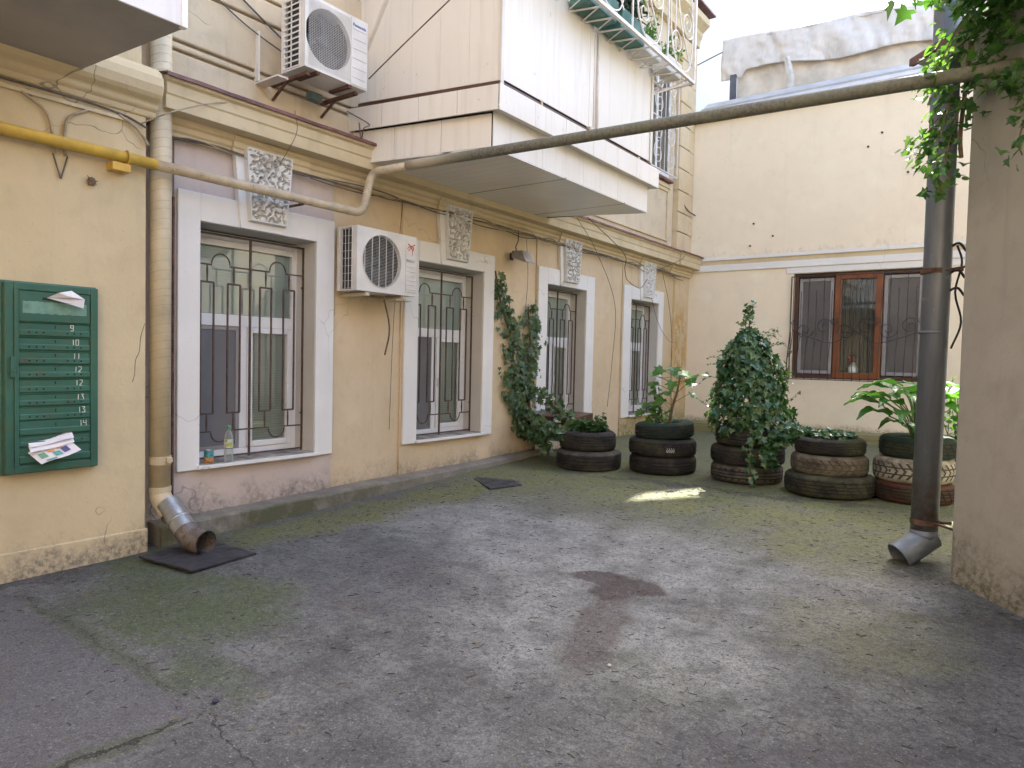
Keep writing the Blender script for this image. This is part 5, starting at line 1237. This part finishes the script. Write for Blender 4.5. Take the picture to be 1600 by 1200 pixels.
# ---- foliage
IVY = [(0,-.05),(.30,-.22),(.55,-.10),(.36,.10),(.62,.32),(.30,.40),(.0,.95),(-.30,.40),(-.62,.32),(-.36,.10),(-.55,-.10),(-.30,-.22)]
OVAL = [(0,0),(.2,.12),(.3,.35),(.25,.65),(0,1),(-.25,.65),(-.3,.35),(-.2,.12)]
NARROW = [(0,0),(.1,.2),(.13,.5),(.08,.8),(0,1),(-.08,.8),(-.13,.5),(-.1,.2)]
LOBED = [(0,.0),(.28,-.14),(.62,.02),(.45,.2),(.72,.5),(.38,.48),(.30,.82),(0,1.0),(-.30,.82),(-.38,.48),(-.72,.5),(-.45,.2),(-.62,.02),(-.28,-.14)]
HEART = [(0,.0),(.16,-.12),(.30,-.06),(.36,.12),(.34,.35),(.22,.65),(.10,.85),(0,1.02),(-.10,.85),(-.22,.65),(-.34,.35),(-.36,.12),(-.30,-.06),(-.16,-.12)]
def leaf(m, shape, pos, nrm, up, size, fold=.25, curl=.15):
    n = Vector(nrm).normalized(); u = Vector(up); u = (u-n*u.dot(n))
    if u.length < 1e-4: u = Vector((1,0,0)).cross(n)
    u.normalize(); s = u.cross(n)
    pos = Vector(pos); vs = []
    for a_, b_ in shape: vs.append(pos + s*a_*size + u*b_*size + n*(abs(a_)*fold - curl*b_*b_)*size)
    c = pos + u*.4*size - n*curl*.16*size
    k = len(vs); vs.append(c); m.add(vs, [(i, (i+1)%k, k) for i in range(k)])
def rv(s=1): return Vector((R.gauss(0,1), R.gauss(0,1), R.gauss(0,1)))*s

# ivy mound
def ivy_mound():
    t = empty('ivy_mound', (*c3, z3_+.5), 'tall dark ivy mound growing out of the middle tyre stack', 'ivy')
    m = MB(); st = MB(); zb = .0
    prof = [(-.02,.30),(.05,.35),(.22,.40),(.45,.375),(.7,.30),(.9,.24),(1.05,.17),(1.16,.06)]
    def rad(z):
        for (a_, ra), (b_, rb) in zip(prof, prof[1:]):
            if z <= b_: return ra+(rb-ra)*(z-a_)/(b_-a_)
        return .03
    def cen(z): return Vector((.0+.02*math.sin(z*4), -.02, 0))
    for i in range(2100):
        z = R.uniform(.03, 1.17); a_ = R.uniform(0, 2*PI)
        lump = 1 + .30*noise.noise(Vector((math.cos(a_)*2.0, math.sin(a_)*2.0, z*3.2))) + .22*noise.noise(Vector((math.cos(a_)*5, math.sin(a_)*5, z*7+4)))
        r_ = rad(z)*lump*(R.uniform(.88,1.05) if R.random() < .72 else R.uniform(.45,.9))
        o_ = Vector((math.cos(a_), math.sin(a_), 0)); p = cen(z)+o_*r_+Vector((0,0,z))
        leaf(m, IVY, p, o_+Vector((0,0,.75))+rv(.48), Vector((0,0,-1))+o_*.5+rv(.4), R.uniform(.035,.10))
    # crest shoot
    pts = spline([(-.02,0,1.05),(-.05,-.03,1.22),(-.03,-.02,1.35),(.0,0,1.44)],6); st.tube(pts, .006, 5)
    for p in pts:
        for k in range(3 if R.random()<.6 else 5): leaf(m, IVY, p+rv(.035), rv()+Vector((.3,-.5,.8)), rv(), R.uniform(.03,.06))
    # stray shoots
    for i in range(44):
        a_ = R.uniform(0,2*PI); z = R.uniform(.1,1.15); o_ = Vector((math.cos(a_),math.sin(a_),0)); p0 = o_*rad(z)*.9+Vector((0,0,z)); L_ = R.uniform(.12,.26)
        p1 = p0+o_*L_*.6+Vector((0,0,R.uniform(-.02,.12))); p2 = p1+o_*L_*.5+Vector((0,0,R.uniform(-.08,.10))); pp = spline([p0,p1,p2],4); st.tube(pp, .0025, 4)
        for p in pp[3:]:
            leaf(m, IVY, p+rv(.008), rv()+Vector((0,-.4,.8)), rv(), R.uniform(.018,.04))
    # trailing over the tyres
    for (x0, y0, zl) in ((.16,-.40,-.50),(.28,-.32,-.26)):
        pp = spline([(x0*.8,y0*.8,.1),(x0,y0,-.05),(x0+.02,y0-.05,zl*.6),(x0+.03,y0-.03,zl)],6); st.tube(pp, .004, 4)
        for p in pp[4:]:
            for q in range(R.choice((1,2))): leaf(m, IVY, p+rv(.025), Vector((.2,-1,.5))+rv(.35), Vector((0,0,-1))+rv(.5), R.uniform(.04,.08))
    m.build('foliage', M_['ivy'], t); st.tube([(0,0,-.05),(.02,.02,.5),(-.02,0,1.05)], [.03,.02,.01], 7); st.build('stems', M_['bark'], t)
    # trailing to 4th stack
    t = empty('ivy', (*c4, z4_+.55), 'low ivy filling the fourth tyre stack and trailing towards the mound', 'ivy'); m = MB(); st = MB()
    for i in range(330):
        a_ = R.uniform(0,2*PI); r_ = .25*math.sqrt(R.random()); p = Vector((r_*math.cos(a_), r_*math.sin(a_), .0+.06*R.random()+.05*(1-r_/.25)))
        leaf(m, IVY, p, Vector((0,-.2,1))+rv(.4), rv(), R.uniform(.035,.07))
    for k in range(6):
        pp = spline([(-.2,R.uniform(-.1,.1),.02),(-.38,-.1-.05*R.random(),.09-.02*k),(-.52,-.14,.0-.03*k),(-.56,-.16,-.10-.05*k)],6); st.tube(pp, .004, 4)
        for p in pp:
            for q in range(4): leaf(m, IVY, p+rv(.035), Vector((.0,-.6,.9))+rv(.4), rv(), R.uniform(.04,.075))
    m.build('foliage', M_['ivy'], t); st.build('stems', M_['bark'], t)
ivy_mound()

def wall_ivy():
    t = empty('wall_ivy', (.05, 7.4, .25), 'ivy climbing the peach wall between the second and third windows', 'ivy'); m = MB(); st = MB()
    s1 = [(6.84,2.52,.05),(6.90,2.30,.10),(7.0,2.05,.17),(7.12,1.85,.17),(7.22,1.6,.20),(7.28,1.35,.26),(7.30,1.1,.27),(7.33,.85,.24),(7.40,.62,.17),(7.48,.42,.08)]
    s2 = [(7.56,2.16,.05),(7.58,2.02,.17),(7.62,1.8,.22),(7.62,1.6,.20),(7.56,1.4,.20),(7.5,1.2,.22),(7.5,1.0,.2)]
    for s in (s1, s2):
        st.tube([(.02,y-.0,z) for y, z, w_ in s], .010, 6)
        for (y0,z0,w0),(y1,z1,w1) in zip(s, s[1:]):
            for k in range(int(400*(w0+w1)*abs(z0-z1))+9):
                f = R.random(); y = y0+(y1-y0)*f; z = z0+(z1-z0)*f; w_ = w0+(w1-w0)*f
                yy = y+R.gauss(0,.55)*w_; dx = .03+.13*R.random()*max(.2,(1-abs(yy-y)/max(.05,w_)))
                leaf(m, IVY, (dx, yy-7.4+7.4, z+R.gauss(0,.03)), Vector((1,-.3,.35))+rv(.35), Vector((0,0,-1))+rv(.35), R.uniform(.045,.085))
    st.tube(spline([(.03,7.5,1.3),(.04,7.62,.8),(.05,7.72,.3),(.05,7.72,.2)],5), .022, 7); st.tube(spline([(.03,7.4,1.6),(.03,7.45,1.1),(.04,7.66,.6)],5), .014, 6)
    # trailing limb towards the first stack
    for (p0,p1,p2,p3) in (((.05,7.55,.95),(.35,7.45,.98),(.68,7.40,.78),(.95,7.35,.62)),((.05,7.5,.75),(.3,7.3,.72),(.6,7.2,.62),(.85,7.15,.55)),((.05,7.6,.6),(.25,7.4,.5),(.45,7.25,.50),(.62,7.2,.38)),((.05,7.5,.6),(.2,7.4,.55),(.35,7.3,.5),(.5,7.2,.45))):
        pp = spline([p0,p1,p2,p3],8); st.tube(pp, .006, 5)
        for p in pp:
            for q in range(6): leaf(m, IVY, p+rv(.05), Vector((.3,-.6,.7))+rv(.45), Vector((0,0,-1))+rv(.6), R.uniform(.045,.09))
    mo = m.build('foliage', M_['ivy_w'], t); so2 = st.build('stems', M_['bark'], t)
    for o in (mo, so2): o.location = (-.05,-7.4,-.25)
wall_ivy()

# first stack plants
t = empty('leafy_plant', (*c1, z1_+.40), 'small leafy plants filling the leftmost tyre stack', 'plant'); m = MB(); st = MB()
for k in range(34):
    a_ = R.uniform(0,2*PI); r_ = .22*math.sqrt(R.random()); p0 = Vector((r_*math.cos(a_), r_*math.sin(a_), -.02)); h_ = R.uniform(.08,.22)+(.10 if p0.x > .08 and R.random() < .3 else 0)
    p1 = p0+Vector((R.gauss(0,.05),R.gauss(0,.04),h_)); st.tube([p0,(p0+p1)/2+rv(.01),p1], .003, 4)
    for j in range(11):
        f = .3+.7*j/10; p = p0.lerp(p1, f); leaf(m, OVAL if k%2 else NARROW, p, Vector((0,0,1))+rv(.5), rv(1)+Vector((0,0,.3)), R.uniform(.06,.11))
m.build('foliage', mat_leaf('bushy leaves', (.02,.07,.02), (.04,.10,.03), (.07,.15,.04), .25), t); st.build('stems', M_['stem'], t)

# sapling in second stack
t = empty('sapling', (c2[0], c2[1], z2_+.55), 'young broad leaved sapling leaning to the right in the second tyre stack', 'plant'); m = MB(); st = MB()
stem = spline([(.08,0,0),(.12,-.03,.2),(.19,-.05,.42),(.22,-.06,.6)],6); st.tube(stem, [.022-.0008*k for k in range(len(stem))], 7)
for (x,z) in ((-.1,.35),(-.17,.22),(-.05,.45)): 
    pp = spline([(0,0,0),(x*.6,-.02,z*.5),(x,-.05,z)],5); st.tube(pp, .005, 5)
    for p in pp[3:]:
        for q in range(2): leaf(m, LOBED, p+rv(.03), Vector((0,-.5,.9))+rv(.4), rv()+Vector((0,0,-.2)), R.uniform(.05,.09))
for (dx,dy,dz,s) in ((-.10,-.05,.58,.12),(.02,-.1,.66,.14),(.12,.0,.68,.13),(.25,-.05,.62,.13),(.40,-.05,.60,.10),(.50,-.06,.62,.08),(-.02,-.12,.48,.12),(.10,-.12,.40,.12),(-.12,-.08,.36,.10),(.3,-.06,.50,.12),(.36,-.06,.40,.09),(.05,-.15,.30,.12),(-.2,-.06,.25,.10),(-.22,-.1,.15,.10),(.2,.1,.6,.12),(-.05,.1,.55,.12),(-.14,.0,.5,.11),(.16,-.12,.52,.12)):
    f = Vector(stem[min(len(stem)-1, int(len(stem)*min(1,max(.1,(dz-.1)/.6)))-1)]); st.tube([f, Vector((dx,dy,dz))], .003, 4)
    leaf(m, LOBED, (dx,dy,dz), Vector((.1,-.45,.9))+rv(.25), Vector((dx-.12,dy-.1,-.25))+rv(.25), s, .15, .25)
for k in range(70): leaf(m, NARROW if k%2 else OVAL, Vector((R.gauss(0,.09),R.gauss(-.03,.08),R.uniform(0,.16))), Vector((0,-.3,1))+rv(.5), rv(), R.uniform(.04,.09))
m.build('leaves', M_['young'], t); st.build('stem', M_['bark'], t)

# broad leaved plant in the last stack
t = empty('broad_leaved_plant', (c5[0], c5[1], z5_+.60), 'lush plant with big glossy heart shaped leaves in the rightmost tyre stack', 'plant'); st = MB(); m = MB()
def big_leaf(m, base, dirv, size, droop):
    d = Vector(dirv).normalized(); up = Vector((0,0,1)); s = d.cross(up).normalized(); N_ = 9; vs = []; prof = [.0,.22,.36,.42,.42,.37,.29,.19,.09,.0]
    base = Vector(base); p = base - d*size*.08; ang = .25
    rows = []
    for i in range(N_+1):
        f = i/N_; wd = prof[i]*size*.95; n_ = d*math.sin(-ang)*-1
        zc = .55*droop*f*f*size; mid = base + d*size*f + Vector((0,0,.22*size*math.sin(f*PI*.6)-zc))
        for j in (-1,-.5,0,.5,1): rows.append(mid + s*j*wd + Vector((0,0,abs(j)*wd*.28 + .01*math.sin(f*14+j*3))) - d*(abs(j)*.10*size if i == 1 else 0))
    m.add(rows, [(i*5+j, i*5+j+1, (i+1)*5+j+1, (i+1)*5+j) for i in range(N_) for j in range(4)])
specs = [(-170,.36,.30,.36,.6),(-155,.30,.38,.30,.5),(-140,.34,.22,.34,.8),(-120,.26,.33,.28,.7),(-100,.30,.26,.26,.9),(-85,.22,.40,.30,.5),(-60,.30,.32,.30,.7),(-35,.32,.38,.32,.6),(-10,.34,.30,.30,.7),(15,.3,.42,.3,.5),(45,.25,.4,.3,.5),(80,.25,.36,.3,.5),(120,.25,.42,.3,.5),(150,.3,.38,.3,.6),(180,.26,.46,.34,.4),(-165,.16,.5,.32,.5),(-110,.14,.46,.28,.7),(-50,.16,.48,.30,.6),(0,.16,.5,.3,.5),(100,.1,.5,.28,.4),(-130,.2,.14,.24,1.0),(-75,.24,.14,.22,1.0),(-145,.40,.36,.30,.5),(170,.38,.36,.32,.5),(-20,.30,.20,.28,.9),(30,.40,.45,.3,.6)]
for az, r_, h_, s_, dr in specs:
    a_ = math.radians(az+R.uniform(-8,8)); d = Vector((math.cos(a_), math.sin(a_), 0)); base = d*r_*.8+Vector((0,0,h_))
    pp = spline([d*.03, d*r_*.3+Vector((0,0,h_*.6)), base],6); st.tube(pp, .007, 6)
    big_leaf(m, base, d+Vector((R.uniform(-.2,.2),R.uniform(-.2,.2),R.uniform(-.05,.15))), s_, dr)
m.build('leaves', M_['hosta'], t, smooth=True); st.build('stalks', M_['stem'], t, smooth=True)
# weedy shrub further right, catches sun between pipe and wall
t = empty('sunlit_shrub', (4.86, 8.3, .17), 'bright sunlit shrub seen between the downpipe and the grey wall', 'shrub'); m = MB(); st = MB()
for k in range(30):
    p1 = Vector((R.gauss(0,.10),R.gauss(0,.15),R.uniform(.5,1.25))); st.tube([Vector((0,0,0)), p1*.5+rv(.03), p1], .004, 4)
    for j in range(10): leaf(m, OVAL, p1*R.uniform(.5,1)+rv(.04), rv(1)+Vector((0,0,1)), rv(), R.uniform(.05,.09))
m.build('foliage', M_['young'], t); st.build('stems', M_['stem'], t)

# climber on the eave
def eave_climber():
    t = empty('climbing_plant', (5.4, 4.9, 3.6), 'sunlit leafy climber spilling over the eave of the grey outbuilding', 'climber'); m = MB(); st = MB()
    def put(p, s0=.05, s1=.09, k=1):
        for q in range(k): leaf(m, IVY if R.random() < .6 else OVAL, p+rv(.045), Vector((-.45,-.3,.9))+rv(.65), Vector((-.3,-.3,-.6))+rv(.55), R.uniform(s0,s1))
    # heap on the roof edge
    for i in range(1500):
        s_ = R.uniform(.0, 1.5); f = P0 + D*s_; h_ = min(.62, .35+.35*s_)
        u = R.random(); off = -Nn*R.gauss(.10,.16)
        top = 3.62+h_*u**.8*(.8+.35*noise.noise(Vector((s_*5,0,0)))); put(f+off*(1.2-u)+Nn*.10*u+Vector((0,0,top)), .06, .115)
    for i in range(520):
        f = P0+D*R.uniform(.25,1.2)-Nn*R.uniform(.0,.3); put(f+Vector((0,0,R.uniform(3.55,4.5))), .06, .11)
    # apron below the pipe
    for i in range(420):
        s_ = R.uniform(.10, 1.2); f = P0+D*s_; zlow = 3.0+.12*math.sin(s_*9)+.2*max(0,.4-s_)-.0*s_; z = R.uniform(zlow, 3.62); put(f-Nn*R.uniform(.02,.16)+Vector((0,0,z)))
    # hanging strands
    strands = [((4.93,5.12,3.25),(4.86,5.06,3.0),(4.83,5.05,2.75),(4.86,5.06,2.52)),((5.0,5.08,3.2),(4.92,5.03,2.95),(4.88,5.02,2.72),(4.90,5.02,2.60)),((4.98,5.15,3.5),(4.86,5.15,3.38),(4.80,5.13,3.26),(4.74,5.1,3.17)),
               ((5.05,5.0,3.62),(4.93,4.95,3.5),(4.84,4.95,3.30),(4.80,4.95,3.2)),((5.28,4.80,3.0),(5.27,4.76,2.85),(5.24,4.75,2.70),(5.26,4.74,2.62)),((5.1,4.9,3.8),(4.98,4.85,3.85),(4.90,4.85,3.75),(4.86,4.85,3.62)),((4.9,5.1,3.1),(4.80,5.06,2.95),(4.74,5.04,2.8),(4.73,5.03,2.74))]
    for k, s in enumerate(strands):
        pp = spline(s, 7); st.tube(pp, .0045, 5)
        for p in pp: put(p, .04, .075, 3 if k != 4 else 1)
    st.tube(spline([(4.97,5.22,3.5),(4.955,5.18,3.2),(4.94,5.15,2.9),(4.95,5.14,2.75)],6), .014, 6)
    mo = m.build('foliage', M_['ivy_b'], t); so2 = st.build('stems', M_['bark'], t)
    for o in (mo, so2): o.location = (-5.4,-4.9,-3.6)
eave_climber()

# balcony plants
for k, (y, mt, lab, h) in enumerate(((6.25,'dark_leaf','spiky dark plant on the iron balcony nearest the yard',.5),(6.9,'dark_leaf','dense dark potted plant behind the middle of the scroll railing',.55),(7.45,'young','thin light green plant in the white trough',.35),(8.05,'young','small green shoots in the end trough of the iron balcony',.25))):
    t = empty('potted_plant', (1.66, y, zs+.2), lab, 'plant'); m = MB(); st = MB()
    for q in range(40 if k < 2 else 14):
        p0 = Vector((R.uniform(-.08,.08),R.uniform(-.2,.2),0)); p1 = p0+Vector((R.gauss(.02,.06),R.gauss(0,.12),R.uniform(.4,1)*h)); st.tube([p0,p1], .003, 4)
        for j in range(12): leaf(m, NARROW if k < 2 else OVAL, p0.lerp(p1, R.uniform(.2,1))+rv(.02), rv()+Vector((0,0,.6)), rv()+Vector((0,0,.4)), R.uniform(.06,.14) if k < 2 else R.uniform(.03,.06))
    m.build('foliage', M_[mt], t); st.build('stems', M_['stem'], t)

# ---- litter on the yard
m = MB(); m2 = MB()
for i in range(4200):
    x = R.uniform(.4,6.0); y = R.uniform(.4,7.0)
    if R.random() > .35+.65*max(0, noise.noise(Vector((x*.9,y*.9,4)))+.5): continue
    z = gz(y)+.012*noise.noise(Vector((x*.9, y*.9, 0))) - .02*math.exp(-((x-2.9)**2/3 + (y-4.2)**2/3))+.004
    L_ = R.uniform(.004,.022); a_ = R.uniform(0,PI); d = Vector((math.cos(a_),math.sin(a_),0))
    m.mi = R.choice((0,0,0,1,2)); c_ = Vector((x,y,z)); b_ = Vector((-d.y,d.x,0))*R.uniform(-.35,.35)*L_
    m.tube([c_-d*L_, c_+b_, c_+d*L_], R.uniform(.0010,.0022), 4)
tag(m.build('litter', [simple('dry twig', (.05,.04,.035), .9), simple('dry straw', (.22,.17,.09), .9), simple('grit', (.09,.085,.085), .9)]), 'scattered dry twigs and straw over the concrete', 'litter', kind='stuff')
for k, (x, y, s, c, lab) in enumerate(((3.78,2.92,.010,(.4,.4,.37),'small white scrap on the concrete below the dark stain'),(2.60,1.62,.014,(.015,.02,.05),'dark blue bottle cap in the corner of the slab joint'),(4.15,1.55,.010,(.25,.02,.08),'tiny crimson petal at the bottom of the yard'))):
    m = MB(); m.lathe([(0,.0),(s,.0),(s*.95,s*.4),(0,s*.45)], n=9); o = m.build(('paper_scrap','bottle_cap','petal')[k], simple('bit%d'%k, c, .7)); o.location = (x, y, gz(y)+.004); o.rotation_euler = (.2,.1,k); tag(o, lab, ('scrap','bottle cap','petal')[k])
